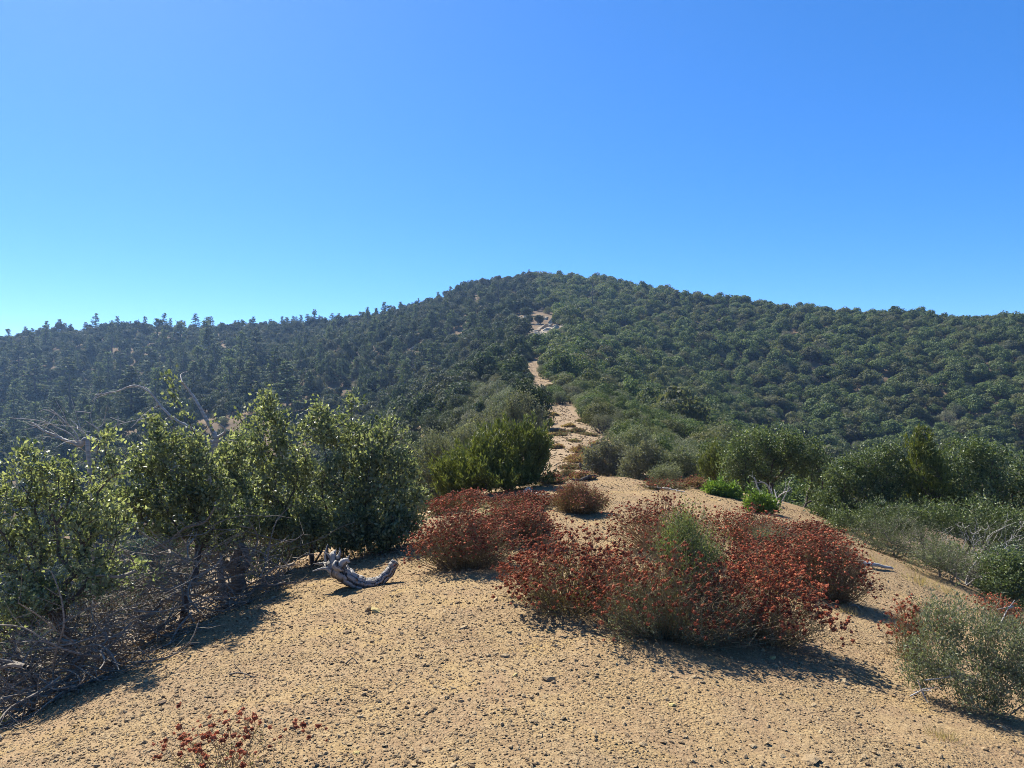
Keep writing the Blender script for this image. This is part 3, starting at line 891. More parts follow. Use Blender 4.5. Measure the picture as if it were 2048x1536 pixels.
# tall conifers that stand out on the shaded slope: px, py foot, py top
TALL = [(70, 812, 735, "next to the left edge of the slope"), (140, 830, 738, "broad one low on the left of the slope"), (262, 842, 752, "wide-spreading one low on the slope"),
        (28, 800, 745, "at the very left edge, low on the slope"), (240, 770, 715, None), (36, 770, 702, None), (305, 775, 700, None), (363, 745, 690, None), (480, 800, 722, None), (503, 770, 712, None),
        (548, 790, 700, None), (575, 830, 730, None), (430, 745, 690, None), (455, 760, 700, None), (600, 740, 690, None), (640, 745, 690, None), (660, 700, 655, None), (700, 690, 650, None),
        (745, 715, 665, None), (760, 690, 645, None), (330, 700, 655, None), (410, 700, 662, None), (180, 720, 672, None), (65, 720, 668, None), (130, 760, 700, None), (205, 750, 700, None),
        (850, 690, 640, None), (870, 670, 628, None), (905, 660, 622, None), (940, 640, 600, None), (960, 625, 585, None), (890, 640, 600, None), (830, 650, 610, None), (780, 660, 615, None),
        (1010, 640, 600, None), (985, 600, 570, None), (1085, 600, 562, None), (730, 760, 705, None), (680, 770, 720, None), (620, 800, 745, None), (845, 740, 690, None), (795, 720, 680, None)]
def ordinal(n):
    return f"{n}{'th' if 10 <= n % 100 <= 20 else {1: 'st', 2: 'nd', 3: 'rd'}.get(n % 10, 'th')}"
rank = {int(i_): ordinal(n_ + 1) for n_, i_ in enumerate(np.argsort([t_[0] for t_ in TALL], kind='stable'))}
for i, (u, f, t, lab) in enumerate(TALL):
    p = hit(u, f)
    h = min(15.0, max(4.0, (EYE - (t - 768) / FPX * p[1] - p[2]) * (1.25 if u < 330 and t > 700 else 1.08)))
    conifer(p[0], p[1], h, CON if u < 640 else RAG, ("tall conifer " + lab) if lab else f"dark conifer on the slope left of the summit, {rank[i]} tall one from the left", "tall conifers on the slope left of the path", i, rng.random() * 6.28)
# smaller ones in between
k = np.where(vis & (gy > 120) & (px < 1000) & (px > -80) & (rng.random(len(gx)) < 0.14))[0]
for i in rng.permutation(k)[:150]:
    if (px[i] > 560 and py[i] < 655) or (px[i] <= 560 and py[i] < 700): continue
    conifer(gx[i], gy[i], rng.uniform(5.0, 10.0) if px[i] < 520 else rng.uniform(3.5, 6), CON if rng.random() < .55 else RAG, "small dark conifer half sunk in the left slope brush" + zone(px[i], py[i], gy[i]), "small conifers in the slope brush", int(i), rng.random() * 6.28)

# standing dead trees
for u, f, t, lab, s in [(1185, 625, 560, "thin dead snag on the skyline right of the summit", 1), (1692, 748, 684, "grey dead snag rising from the dense brush on the right hillside", 2),
                        (1021, 745, 690, "dead snag with short branches beside the ridge path", 3), (824, 756, 692, "bare dead conifer with spreading branches on the left slope", 4),
                        (997, 618, 557, "dead-topped snag on the skyline just left of the summit", 5), (595, 668, 640, "small bare snag on the left skyline", 6), (1641, 712, 690, "short thin snag on the right hillside", 7),
                        (952, 800, 762, "bare grey snag among the shrubs left of the path", 8)]:
    p = hit(u, f)
    h = (f - t) / FPX * p[1]
    tm, bm_ = snag_mesh(400 + s, 8.0, 60 if s == 4 else (34 if s in (3, 5) else 12), 2.4 if s == 4 else 1.3)
    o = thing("dead_tree", lab, "tree", (p[0], p[1], p[2] - .1), "standing dead trees on the hill"); o.scale = (max(h / 8.0, .55),) * 2 + (h / 8.0,)
    link("trunk", tm, o); link("branches", bm_, o)

# ------------------------------------------------------------------ tilted rock slabs of the outcrop
def slab_mesh(seed, n=9):
    r = np.random.default_rng(seed)
    a = np.sort(r.random(n)) * 6.283
    top = np.stack([np.cos(a) * r.uniform(.7, 1.1, n), np.sin(a) * r.uniform(.7, 1.1, n), r.uniform(.35, .6, n)], 1)
    bot = top * np.array([1.1, 1.1, 0]) + np.array([0, 0, -.5])
    c = np.array([[0, 0, .55 + .1 * r.random()]])
    mb = MB(); i = np.arange(n); j = (i + 1) % n
    mb.tris(np.concatenate([top, c]), [(a_, b_, n) for a_, b_ in zip(i, j)])
    mb.quads(np.concatenate([top, bot]), np.stack([i, i + n, j + n, j], 1)[:, ::-1])
    return mb.mesh("rock_slab", M['rock'])
SLAB = [slab_mesh(500 + i) for i in range(5)]
oc = hit(1082, 668)
root = thing("rock_outcrop", "pale tilted rock outcrop bare of brush below the summit", "rock", tuple(oc))
for i in range(46):
    u = 1090 + rng.normal() * 16; v = 662 + rng.normal() * 22 + (u - 1090) * -.4
    p = hit(u, v)
    o = link("rock_slab", SLAB[i % 5], root)
    o.location = tuple(p - oc - np.array([0, 0, .1])); L = rng.uniform(.5, 1.6)
    o.scale = (L * 1.5, L * .5, L * .5); o.rotation_euler = (rng.normal() * .2 + .5, -.45 + rng.normal() * .15, .5 + rng.normal() * .3)
for i, (u, v, lab) in enumerate([(1045, 638, "small pale rock ledge left of the main outcrop"), (1022, 640, "pale boulder ledge among conifers left of the outcrop"), (818, 690, "dry tan rock ledge on the slope left of the summit"), (1056, 612, "thin pale rock rib high below the summit")]):
    p0 = hit(u, v); root = thing("rock_ledge", lab, "rock", tuple(p0))
    for k_ in range(6):
        p = hit(u + rng.normal() * 7, v + rng.normal() * 6)
        o = link("rock_slab", SLAB[k_ % 5], root); o.location = tuple(p - p0 + np.array([0, 0, .1])); L = rng.uniform(.6, 1.5)
        o.scale = (L * 1.4, L * .6, L * .6); o.rotation_euler = (.4 + rng.normal() * .2, -.4 + rng.normal() * .2, rng.normal() * .5)

# ------------------------------------------------------------------ haze in the valley air
def build_haze():
    z0, z1, e = ZMIN - 1.0, 42.0, 720.0
    v = np.array([(x, y, z) for z in (z0, z1) for y in (-e, e) for x in (-e, e)], float)
    q = [(0, 2, 3, 1), (4, 5, 7, 6), (0, 1, 5, 4), (2, 6, 7, 3), (0, 4, 6, 2), (1, 3, 7, 5)]
    mb = MB(); mb.quads(v, q)
    m, nt, out = new_mat("haze")
    pv = nd(nt, "ShaderNodeVolumePrincipled")
    pv.inputs["Color"].default_value = (0.38, 0.62, 1.0, 1)
    pv.inputs["Density"].default_value = 0.00035
    pv.inputs["Anisotropy"].default_value = 0.55
    nt.links.new(pv.outputs[0], out.inputs["Volume"])
    o = link("haze", mb.mesh("haze", m)); o.display_type = 'WIRE'
    tag(o, "thin bluish haze in the air over the valley", None, None, 'stuff')
build_haze()

# ------------------------------------------------------------------ foreground shrubs
def LP(px, py, d, rpx, rpy, rd=None):
    c = P(px, py, d); s = d / FPX
    return (c[0], c[1], c[2], rpx * s, rd if rd else (rpx + rpy) * .5 * s, rpy * s)
def foot(px, d):
    x = (px - 1024) / FPX * d
    return np.array([x, d, H1(x, d) - .03])

OAKM = [M['oak'], M['bark']]
# the leafy oak in the middle left, many stems
d = 8.2
woody_shrub("scrub_oak_bush", "leafy green oak bush standing behind the twisted grey log", "shrub",
            [foot(600, 8.2), foot(625, 8.1), foot(655, 8.3), foot(700, 8.0), foot(570, 8.4), foot(740, 8.1)],
            [LP(532, 864, d, 48, 62), LP(535, 809, d, 20, 26), LP(500, 944, d, 52, 70), LP(585, 919, d, 52, 70), LP(640, 859, d, 36, 55), LP(633, 814, d, 13, 24),
             LP(690, 864, d + .2, 42, 50), LP(708, 814, d + .2, 14, 26), LP(745, 894, d, 50, 60), LP(790, 864, d + .2, 30, 40), LP(800, 944, d, 48, 60), LP(690, 954, d - .2, 70, 70),
             LP(600, 1004, d, 70, 52), LP(760, 1004, d - .2, 70, 58), LP(830, 999, d, 30, 38), LP(690, 1054, d - .5, 48, 36), LP(520, 1004, d + .2, 50, 44), LP(470, 974, d + .3, 36, 46), LP(560, 1049, d, 60, 26), LP(630, 1034, d + .2, 60, 26), LP(760, 1054, d - .3, 60, 28), LP(820, 1034, d - .1, 40, 30), LP(690, 1074, d - .5, 50, 22), LP(600, 1064, d - .1, 60, 18), LP(780, 1069, d - .5, 44, 22)],
            31, 900, 0.044, 20500, OAKM, None, bare=.06, gap=.80, outl=26, spread=0.066, rbase=0.030, aspect=.62)
# the taller thin-topped oak left of it
d = 6.4
woody_shrub("scrub_oak_bush", "tall sprawling oak with a thin leafy top spire left of centre", "shrub",
            [foot(300, 6.5), foot(330, 6.3), foot(360, 6.4), foot(260, 6.2)],
            [LP(343, 752, d, 15, 20), LP(345, 795, d, 7, 26), LP(335, 882, d, 34, 24), LP(385, 882, d, 22, 26), LP(430, 838, d + .1, 22, 12), LP(350, 925, d, 66, 46), LP(290, 920, d, 36, 34), LP(410, 950, d, 40, 52),
             LP(330, 995, d, 90, 46), LP(420, 1006, d + .1, 60, 44), LP(250, 1010, d, 50, 44), LP(350, 1046, d, 90, 34), LP(300, 850, d, 20, 18), LP(430, 1066, d + .2, 60, 40), LP(470, 1036, d + .3, 40, 40)],
            32, 640, 0.037, 10500, OAKM, None, bare=.15, gap=.82, outl=22, spread=0.050, rbase=0.030, aspect=.62)
# the oak at the left edge
d = 5.5
woody_shrub("scrub_oak_bush", "dense low oak bush filling the left edge", "shrub",
            [foot(150, 5.6), foot(170, 5.5), foot(60, 5.4), foot(0, 5.3)],
            [LP(210, 882, d, 30, 34), LP(215, 934, d, 34, 40), LP(120, 949, d, 60, 36), LP(60, 919, d, 26, 34), LP(40, 974, d, 56, 44), LP(150, 1004, d, 80, 50), LP(30, 1034, d, 70, 60), LP(120, 1074, d, 80, 50),
             LP(220, 1044, d, 50, 46), LP(40, 1114, d - .1, 70, 44), LP(-60, 1004, d, 60, 90), LP(190, 1124, d, 60, 36), LP(60, 1184, d - .2, 70, 40), LP(-60, 1154, d, 60, 80), LP(20, 1244, d - .3, 40, 26), LP(-40, 1254, d - .2, 60, 60), LP(150, 1170, d - .2, 80, 44), LP(60, 1210, d - .3, 80, 40), LP(250, 1144, d + .1, 50, 36)],
            33, 800, 0.033, 13500, OAKM, None, bare=.15, gap=.82, outl=22, spread=0.045, rbase=0.034, aspect=.62)

woody_shrub("scrub_oak_bush", "low leafy oak sprouts hugging the ground behind the log", "shrub", [foot(620, 7.9), foot(690, 7.7), foot(770, 7.8), foot(545, 8.1)],
            [LP(620, 1072, 7.9, 52, 24), LP(690, 1080, 7.7, 50, 24), LP(765, 1072, 7.8, 52, 26), LP(545, 1058, 8.1, 50, 26), LP(810, 1050, 7.9, 34, 30), LP(660, 1045, 8.0, 70, 20)], 131, 330, .040, 8000, OAKM, outl=12, spread=.055, rbase=.012, aspect=.62)
woody_shrub("scrub_oak_bush", "airy oak growth joining the tall oak and the leafy bush", "shrub", [foot(450, 7.3), foot(480, 7.5)],
            [LP(455, 930, 7.3, 40, 50), LP(470, 1000, 7.3, 50, 46), LP(440, 1050, 7.2, 50, 34), LP(500, 1050, 7.6, 40, 30)], 132, 300, .040, 6500, OAKM, outl=12, spread=.055, rbase=.016, aspect=.62, bare=.15)
def dead_limb(root, o0, ctrl, r0, r1, rng, mat, twigs=3, name="branch", L=.25, up=.25):
    mb = MB()
    ln = bezline(ctrl, 8, r0 * .12, rng)
    tube(mb, ln, np.linspace(r0, r1, len(ln)), 7, 0, .10, rng)
    for t in range(twigs):
        i = rng.integers(len(ln) // 3, len(ln) - 1); dd_ = unit(ln[i] - ln[i - 1]); q = unit(dd_ * .7 + rng.normal(size=3) * (.6 if up > .1 else np.array([.6, .6, .1])) + np.array([0, 0, up]))
        l = L * rng.uniform(.4, 1.2)
        tw = bezline([ln[i], ln[i] + q * l * .5 + rng.normal(size=3) * .02, ln[i] + q * l + rng.normal(size=3) * .05], 4)
        tube(mb, tw, np.linspace(max(r1 * .9, .004), .0022, len(tw)), 5)
        if rng.random() < .6:
            j = len(tw) // 2; e_ = tw[j] + unit(q + rng.normal(size=3) * .8) * l * .5
            tube(mb, np.array([tw[j], (tw[j] + e_) / 2 + rng.normal(size=3) * .01, e_]), [.003, .0025, .0018], 4)
    return put(mb, name, mat, root, o0, True)

# bleached dead limbs sticking out above the oaks
fr = np.random.default_rng(61)
o0 = foot(440, 7.0)
root = thing("dead_shrub", "bleached bare branches rising through the tall oak, leaning left", "dead shrub", tuple(o0))
D7 = 6.9
for ctrl, r0, r1, tw in [([foot(450, 7.0), P(418, 940, D7), P(432, 885, D7), P(424, 862, D7)], .034, .020, 2),
                         ([P(424, 862, D7), P(400, 815, D7), P(376, 778, D7), P(360, 762, D7 - .1)], .020, .007, 1),
                         ([P(432, 890, D7), P(400, 865, D7), P(350, 838, D7), P(322, 812, D7), P(300, 785, D7), P(268, 771, D7), P(235, 782, D7), P(190, 790, D7)], .014, .004, 2),
                         ([P(318, 810, D7), P(290, 828, D7), P(262, 856, D7)], .008, .003, 0), ([P(430, 890, D7), P(445, 875, D7)], .008, .003, 1)]:
    dead_limb(root, o0, ctrl, r0, r1, fr, M['bleached'], tw)
o0 = foot(190, 6.2)
root = thing("dead_shrub", "grey bare branches fanned out above the oak at the left edge", "dead shrub", tuple(o0))
D6 = 6.2
for ctrl, r0, r1, tw in [([foot(195, 6.2), P(178, 915, D6), P(160, 892, D6), P(130, 880, D6), P(90, 862, D6), P(62, 845, D6)], .020, .006, 4),
                         ([P(162, 893, D6), P(150, 865, D6), P(118, 832, D6), P(97, 815, D6)], .009, .003, 4), ([P(160, 890, D6), P(140, 868, D6), P(105, 850, D6), P(80, 835, D6)], .007, .003, 2),
                         ([P(205, 885, D6), P(175, 872, D6), P(150, 848, D6), P(140, 838, D6)], .009, .003, 3), ([P(205, 880, D6), P(195, 858, D6), P(172, 842, D6)], .008, .003, 2), ([P(190, 905, D6), P(205, 875, D6), P(234, 850, D6), P(236, 832, D6)], .01, .003, 1)]:
    dead_limb(root, o0, ctrl, r0, r1, fr, M['bleached'], tw)

# collapsed tangle of dead grey branches on the left bank
def tangle():
    r = np.random.default_rng(71)
    o0 = foot(470, 7.0)
    root = thing("dead_brush", "collapsed tangle of dead grey branches on the bank under the oaks", "dead brush", tuple(o0))
    S = [np.array(p) for p in ([478, 1118, 7.3], [440, 1110, 7.1], [400, 1140, 6.7], [340, 1175, 6.4], [260, 1200, 6.0], [180, 1230, 5.6], [100, 1290, 5.3], [30, 1340, 5.1])]
    # gnarled stump and main limbs
    st = MB()
    g = foot(472, 7.35)
    tube(st, bezline([g + [0, 0, -.05], g + [.01, 0, .14], g + [-.02, 0, .30], g + [.02, .02, .46]], 6, .006, r), np.linspace(.085, .045, 19), 9, 0, .16, r)
    tube(st, bezline([g + [0, 0, .22], g + [.10, -.02, .33], g + [.08, 0, .47], g + [-.02, 0, .55]], 6, .005, r), np.linspace(.045, .018, 19), 7, 0, .12, r)
    tube(st, bezline([g + [0, 0, .25], g + [-.18, -.05, .38], g + [-.42, -.1, .52], g + [-.62, -.1, .66]], 6, .006, r), np.linspace(.045, .015, 19), 7, 0, .12, r)
    tube(st, bezline([g + [0, 0, .10], g + [-.25, -.15, .10], g + [-.6, -.3, .02], g + [-1.0, -.5, -.12]], 6, .008, r), np.linspace(.05, .018, 19), 7, 0, .12, r)
    put(st, "stump", M['twig'], root, o0, True)
    br = MB(); tw = MB()
    for i in range(600):
        t = r.random() * (len(S) - 1); k = int(t); f = t - k
        s = S[k] * (1 - f) + S[k + 1] * f
        px_ = s[0] + r.normal() * 55; d_ = s[2] + r.uniform(-.55, .35)
        b = foot(px_, d_); top = .04 + (.75 if 240 < px_ < 500 else .34) * r.random() ** 1.3
        p0 = b + np.array([0, 0, top])
        L = r.uniform(.25, .8); a = math.radians(195) + r.normal() * .9
        dv = np.array([math.cos(a), math.sin(a) * .8, r.normal() * .22]) * (1 if r.random() < .7 else -1)
        c = [p0]
        for q in range(4):
            dv = unit(dv + r.normal(size=3) * .32); nx = c[-1] + dv * L / 4
            nx[2] = max(nx[2], H1(nx[0], nx[1]) + .015); c.append(nx)
        ln = bezline(c, 3)
        rr = r.uniform(.003, .009) if i > 40 else r.uniform(.009, .017)
        prisms(br, ln[:-1], ln[1:], np.linspace(rr, rr * .5, len(ln) - 1), np.linspace(rr * .92, rr * .42, len(ln) - 1), 5)
        for _ in range(4):
            j = r.integers(2, len(ln)); q = unit(dv + r.normal(size=3) * .9); l = r.uniform(.06, .2)
            m_ = ln[j] + q * l * .5 + r.normal(size=3) * .015; e_ = ln[j] + q * l + r.normal(size=3) * .03
            prisms(tw, [ln[j], m_], [m_, e_], [.0024, .002], [.002, .0013], 3)
    put(br, "branches", M['twig'], root, o0); put(tw, "twigs", M['twig'], root, o0)
tangle()
# fine dead sprays low on the bank
woody_shrub("dead_brush", "low mat of fine dry twigs at the lower left bank", "dead brush", [foot(120, 5.2), foot(60, 5.0), foot(200, 5.6)],
            [LP(90, 1270, 5.1, 90, 40, .3), LP(30, 1330, 4.9, 70, 34, .3), LP(180, 1240, 5.4, 80, 34, .3), LP(270, 1200, 5.9, 70, 34, .3), LP(120, 1200, 5.3, 90, 40, .3)], 72, 420, .018, 2100, [M['litter'], M['twig']], rbase=.012, spread=.05, bare=.5)
woody_shrub("dead_brush", "grey twiggy debris around the base of the oak bush", "dead brush", [foot(545, 8.3), foot(520, 8.0), foot(560, 8.6)],
            [LP(530, 1075, 8.2, 40, 22, .35), LP(580, 1065, 8.5, 44, 20, .35), LP(500, 1090, 7.8, 34, 22, .3)], 73, 220, .02, 700, [M['litter'], M['twig']], rbase=.010, spread=.05, bare=.5)

# ------------------------------------------------------------------ twisted grey log
def log():
    r = np.random.default_rng(81)
    g = hit(722, 1172); d = g[1]
    root = thing("weathered_log", "twisted silver-grey log with a splintered root end lying on the gravel", "log", tuple(g))
    def grooved(ctrl, rad, n=20, sides=30, groove=.13, ph=0.):
        ln = bezline(ctrl, n, .002, r); rr = np.interp(np.linspace(0, 1, len(ln)), np.linspace(0, 1, len(rad)), rad)
        mb = MB(); T = unit(np.gradient(ln, axis=0)); U = np.array([0, 1.0, 0.2]); V = []
        ang = np.arange(sides) / sides * 2 * np.pi
        gp = r.normal(size=sides) * groove; gp = gp * .5 + np.roll(gp, 1) * .5
        for k in range(len(ln)):
            U = unit(U - T[k] * (U @ T[k])); W = np.cross(T[k], U); tw = ph + k * .02
            pr = 1 + gp + .06 * np.sin(2 * ang + k * .15) + r.normal(size=sides) * .007
            V.append(ln[k] + rr[k] * ((pr * np.cos(ang + tw))[:, None] * U + (pr * np.sin(ang + tw) * .9)[:, None] * W))
        V = np.concatenate(V); i = np.arange(sides); j = (i + 1) % sides
        q = np.stack([i, j, j + sides, i + sides], 1)
        tn = np.clip(.5 + gp * 2.6 + r.normal(size=sides) * .12, 0, 1)
        mb.quads(V, (q[None] + (np.arange(len(ln) - 1) * sides)[:, None, None]).reshape(-1, 4), 0, np.tile(tn, len(ln) - 1))
        for k in (0, len(ln) - 1):
            rv = V[k * sides:(k + 1) * sides]
            mb.tris(np.concatenate([rv, ln[k:k + 1] + T[k] * (-.012 if k == 0 else .012)]), [(a_, b_, sides) for a_, b_ in zip(i, j)])
        return mb
    put(grooved([P(662, 1122, d), P(678, 1140, d), P(702, 1158, d - .03), P(730, 1168, d - .03), P(758, 1162, d), P(777, 1146, d + .03), P(791, 1124, d + .06)], [.062, .080, .066, .052, .046, .042, .032]), "trunk", M['log'], root, g, True)
    # splintered knobs and root stubs at the thick end
    for c, rad in [([P(668, 1130, d), P(666, 1112, d - .02), P(672, 1099, d - .02)], [.05, .036, .004]), ([P(655, 1128, d + .05), P(652, 1110, d + .05), P(655, 1090, d + .06)], [.032, .02, .006]),
                   ([P(680, 1135, d - .08), P(690, 1122, d - .1), P(699, 1124, d - .1)], [.045, .026, .008]), ([P(660, 1135, d), P(645, 1128, d), P(628, 1127, d + .02)], [.035, .015, .004]),
                   ([P(665, 1140, d - .05), P(650, 1136, d - .05), P(626, 1142, d - .03)], [.035, .012, .004]), ([P(675, 1125, d - .09), P(672, 1133, d - .13), P(684, 1140, d - .14)], [.03, .03, .012]),
                   ([P(684, 1138, d - .04), P(694, 1118, d - .02), P(700, 1108, d)], [.03, .016, .003]), ([P(664, 1126, d), P(658, 1112, d - .03), P(648, 1104, d - .03)], [.028, .014, .003]), ([P(676, 1118, d - .05), P(680, 1106, d - .05), P(679, 1096, d - .05)], [.026, .014, .003])]:
        put(grooved(c, rad, 7, 12, .18, r.random()), "root_stub", M['log'], root, g, True)
log()

# ------------------------------------------------------------------ juniper and its neighbours
def juniper(name, label, bases, lumps, seed, ntar, per, mat, L=.075, rb=.03):
    r = np.random.default_rng(seed)
    Lm = np.asarray(lumps, float)
    vol = (Lm[:, 3] * Lm[:, 4] * Lm[:, 5]) ** .75
    k = r.choice(len(Lm), ntar, p=vol / vol.sum()); u = rdir(r, ntar)
    T = Lm[k, :3] + u * Lm[k, 3:6] * (.5 + .6 * r.random((ntar, 1)))
    T[:, 2] = np.maximum(T[:, 2], H(T[:, 0], T[:, 1]) + .08)
    bases = np.asarray(bases); o0 = bases.mean(axis=0)
    nodes, par, w, tips = skeleton(bases, T, r, .12)
    rad = np.clip(rb * (w / w.max()) ** .5, .003, None)
    root = thing(name, label, "shrub", tuple(o0))
    br = MB(); e = np.where(par >= 0)[0]
    prisms(br, nodes[par[e]], nodes[e], rad[par[e]], rad[e], 4)
    put(br, "branches", M['bark'], root, o0)
    lf = MB()
    C = np.repeat(T, per, 0); n = len(C)
    axis = unit(unit(T - o0 - np.array([0, 0, .2])) * .5 + np.array([0, 0, 1.0]) + r.normal(size=T.shape) * .25); ax = np.repeat(axis, per, 0)
    ln = np.repeat(r.uniform(.10, .34, ntar), per)
    t = r.random(n)
    C = C + ax * (t * ln)[:, None] + r.normal(size=(n, 3)) * (.045 * (1.1 - t))[:, None]
    D = unit(ax + r.normal(size=(n, 3)) * .45)
    s = L * r.uniform(.6, 1.3, n)
    leaf_quads(lf, C, D, rdir(r, n), s, s * .26, .15, 0, np.clip(r.normal(.4, .28, n) + .15 * t, 0, 1))
    put(lf, "foliage", mat, root, o0)
d = 12.0
juniper("juniper_bush", "bright olive green juniper bush beside the ridge path", [foot(985, 12.2), foot(1020, 12.0), foot(950, 12.0)],
        [LP(1010, 906, d, 60, 44), LP(1060, 894, d, 34, 38), LP(960, 931, d, 60, 40), LP(920, 966, d - .1, 46, 46), LP(985, 971, d - .3, 70, 50), LP(1055, 951, d, 38, 52), LP(895, 965, d - .1, 26, 32), LP(1000, 970, d - .3, 60, 24), LP(930, 975, d - .2, 50, 22), LP(1075, 921, d, 18, 30)],
        91, 620, 44, M['juniper'])
d = 12.6
juniper("juniper_bush", "yellow-green juniper poking up between the dark oaks at right", [foot(1850, 12.6), foot(1860, 12.7)],
        [LP(1838, 880, d - .5, 10, 18), LP(1845, 915, d - .5, 26, 30), LP(1858, 955, d - .5, 40, 40), LP(1850, 1000, d, 42, 36), LP(1830, 960, d, 24, 34)], 92, 230, 36, M['juniper'])
juniper("juniper_bush", "small light green juniper at the path edge left of the dark oaks", [foot(1430, 16.4)], [LP(1432, 930, 16.4, 26, 26), LP(1420, 945, 16.4, 24, 22), LP(1445, 950, 16.4, 24, 22)], 93, 170, 34, M['juniper'])

GREYM = [M['greyshrub'], M['bark']]
woody_shrub("mahogany_shrub", "grey-green feathery shrub between the oak bush and the juniper", "shrub", [foot(862, 15), foot(880, 15.2)],
            [LP(868, 885, 15, 26, 34), LP(850, 930, 15, 28, 46), LP(885, 925, 15, 28, 46), LP(862, 970, 15, 36, 34)], 41, 300, .048, 6500, GREYM, spread=.09, rbase=.03, aspect=.5)
woody_shrub("mahogany_shrub", "tall grey-green shrub rising behind the juniper at the path", "shrub", [foot(1035, 23), foot(1050, 23)],
            [LP(1040, 808, 23, 40, 26), LP(1005, 830, 23, 34, 26), LP(1070, 830, 23, 24, 24), LP(1035, 850, 23, 50, 30), LP(960, 850, 22, 34, 26)], 42, 300, .07, 6500, GREYM, spread=.12, rbase=.04, aspect=.5)
woody_shrub("mahogany_shrub", "rounded grey-green shrub behind the left shoulder of the juniper", "shrub", [foot(930, 17)],
            [LP(935, 865, 17, 34, 22), LP(905, 890, 17, 34, 26), LP(950, 890, 17, 40, 26), LP(925, 930, 17, 44, 36)], 43, 260, .056, 6000, GREYM, spread=.1, rbase=.03, aspect=.5)
woody_shrub("mahogany_shrub", "low grey shrub on the path edge below the pale green shrub", "shrub", [foot(1330, 17.5)],
            [LP(1335, 945, 17.5, 30, 14), LP(1312, 950, 17.5, 18, 10)], 44, 140, .036, 4200, GREYM, spread=.09, rbase=.02, aspect=.4)
for u, dd2, top, w_, lab, sd_ in [(1215, 21, 872, 46, "pale grey-green shrub bordering the path on its right", 45), (1290, 19.5, 880, 52, "broad grey-green shrub right of the path, nearest the dark oaks", 46), (1360, 19, 890, 44, "grey-green shrub between the path and the small juniper", 47), (1270, 26, 850, 48, "pale shrub uphill of the broad grey-green one right of the path", 48)]:
    b = foot(u, dd2); zt = EYE - (top - 768) / FPX * dd2; hh = zt - b[2]
    woody_shrub("mahogany_shrub", lab, "shrub", [b, b + [.2, .1, 0]],
                [(b[0] + q * w_ / FPX * dd2, dd2 + .3 * abs(q), b[2] + hh * zf, w_ * .6 / FPX * dd2, w_ * .55 / FPX * dd2, hh * .26) for q, zf in ((-.5, .62), (.1, .76), (.6, .6), (0, .4), (-.55, .34), (.65, .3))],
                sd_, 330, .062, 8500, GREYM, spread=.10, rbase=.03, aspect=.52, gap=.82)

GOAK = [M['oak_grey'], M['bark']]
d = 15.0
woody_shrub("scrub_oak_bush", "dark oak bush with a shadowy hollow at the right path edge", "shrub", [foot(1560, 15.2), foot(1600, 15), foot(1530, 15.4)],
            [LP(1500, 893, d, 44, 36), LP(1555, 883, d, 50, 30), LP(1600, 903, d, 50, 34), LP(1470, 928, d, 34, 40), LP(1530, 928, d + .3, 50, 34), LP(1630, 933, d, 40, 32), LP(1480, 968, d, 26, 26), LP(1640, 978, d + .3, 30, 30)],
            51, 520, .046, 19000, GOAK, gap=1.0, spread=.10, rbase=.05, aspect=.62)
d = 12.4
woody_shrub("scrub_oak_bush", "grey-green oak bush leaning towards the path at right", "shrub", [foot(1730, 12.6), foot(1700, 12.5), foot(1770, 12.7)],
            [LP(1740, 925, d, 50, 30), LP(1690, 955, d, 44, 34), LP(1780, 950, d, 44, 36), LP(1720, 996, d, 60, 34), LP(1650, 1016, d, 34, 26), LP(1690, 1036, d, 50, 20), LP(1790, 1006, d, 50, 40), LP(1775, 905, d, 26, 18)],
            52, 540, .040, 20000, GOAK, gap=1.0, spread=.085, rbase=.045, aspect=.62)
d = 12.2
woody_shrub("scrub_oak_bush", "big dark leafy oak bush at the right edge of the ridge", "shrub", [foot(1960, 12.6), foot(1930, 12.5), foot(2020, 12.4)],
            [LP(1930, 905, d, 46, 28), LP(1975, 915, d, 44, 34), LP(1910, 950, d, 40, 40), LP(2020, 950, d, 50, 40), LP(1960, 980, d, 70, 44), LP(2070, 996, d, 50, 50), LP(1900, 1016, d, 50, 36), LP(2000, 1046, d + .2, 70, 34), LP(2110, 960, d, 50, 50)],
            53, 600, .042, 22500, GOAK, gap=1.0, spread=.09, rbase=.05, aspect=.62)
woody_shrub("scrub_oak_bush", "small green oak shrub cut by the right edge beside dead twigs", "shrub", [foot(2030, 8.9)],
            [LP(2010, 1130, 8.8, 50, 34), LP(2060, 1150, 8.8, 50, 44), LP(1990, 1170, 8.7, 34, 26), LP(2040, 1190, 8.6, 40, 20)], 54, 260, .03, 8500, GOAK, spread=.075, rbase=.03, aspect=.6)
woody_shrub("twiggy_shrub", "grey half-bare twiggy shrub below the right oaks", "shrub", [foot(1790, 9.8), foot(1820, 9.9), foot(1760, 10)],
            [LP(1740, 1065, 9.8, 50, 26), LP(1800, 1060, 9.8, 60, 34), LP(1780, 1100, 9.7, 60, 30), LP(1850, 1080, 9.8, 44, 34), LP(1700, 1075, 9.9, 24, 20)], 55, 430, .024, 6500, [M['greyshrub'], M['twig']], spread=.07, rbase=.018, bare=.25, aspect=.4)
woody_shrub("dead_brush", "pale bare branching brush at the right edge under the big oak", "dead brush", [foot(1960, 9.6), foot(1930, 9.5), foot(2000, 9.4)],
            [LP(1930, 1080, 9.5, 60, 46), LP(1990, 1080, 9.4, 60, 44), LP(1950, 1130, 9.3, 70, 34), LP(2040, 1070, 9.4, 40, 40), LP(1880, 1120, 9.4, 50, 30)], 56, 420, .02, 2800, [M['greyshrub'], M['bleached']], spread=.06, rbase=.016, bare=.7, aspect=.4)
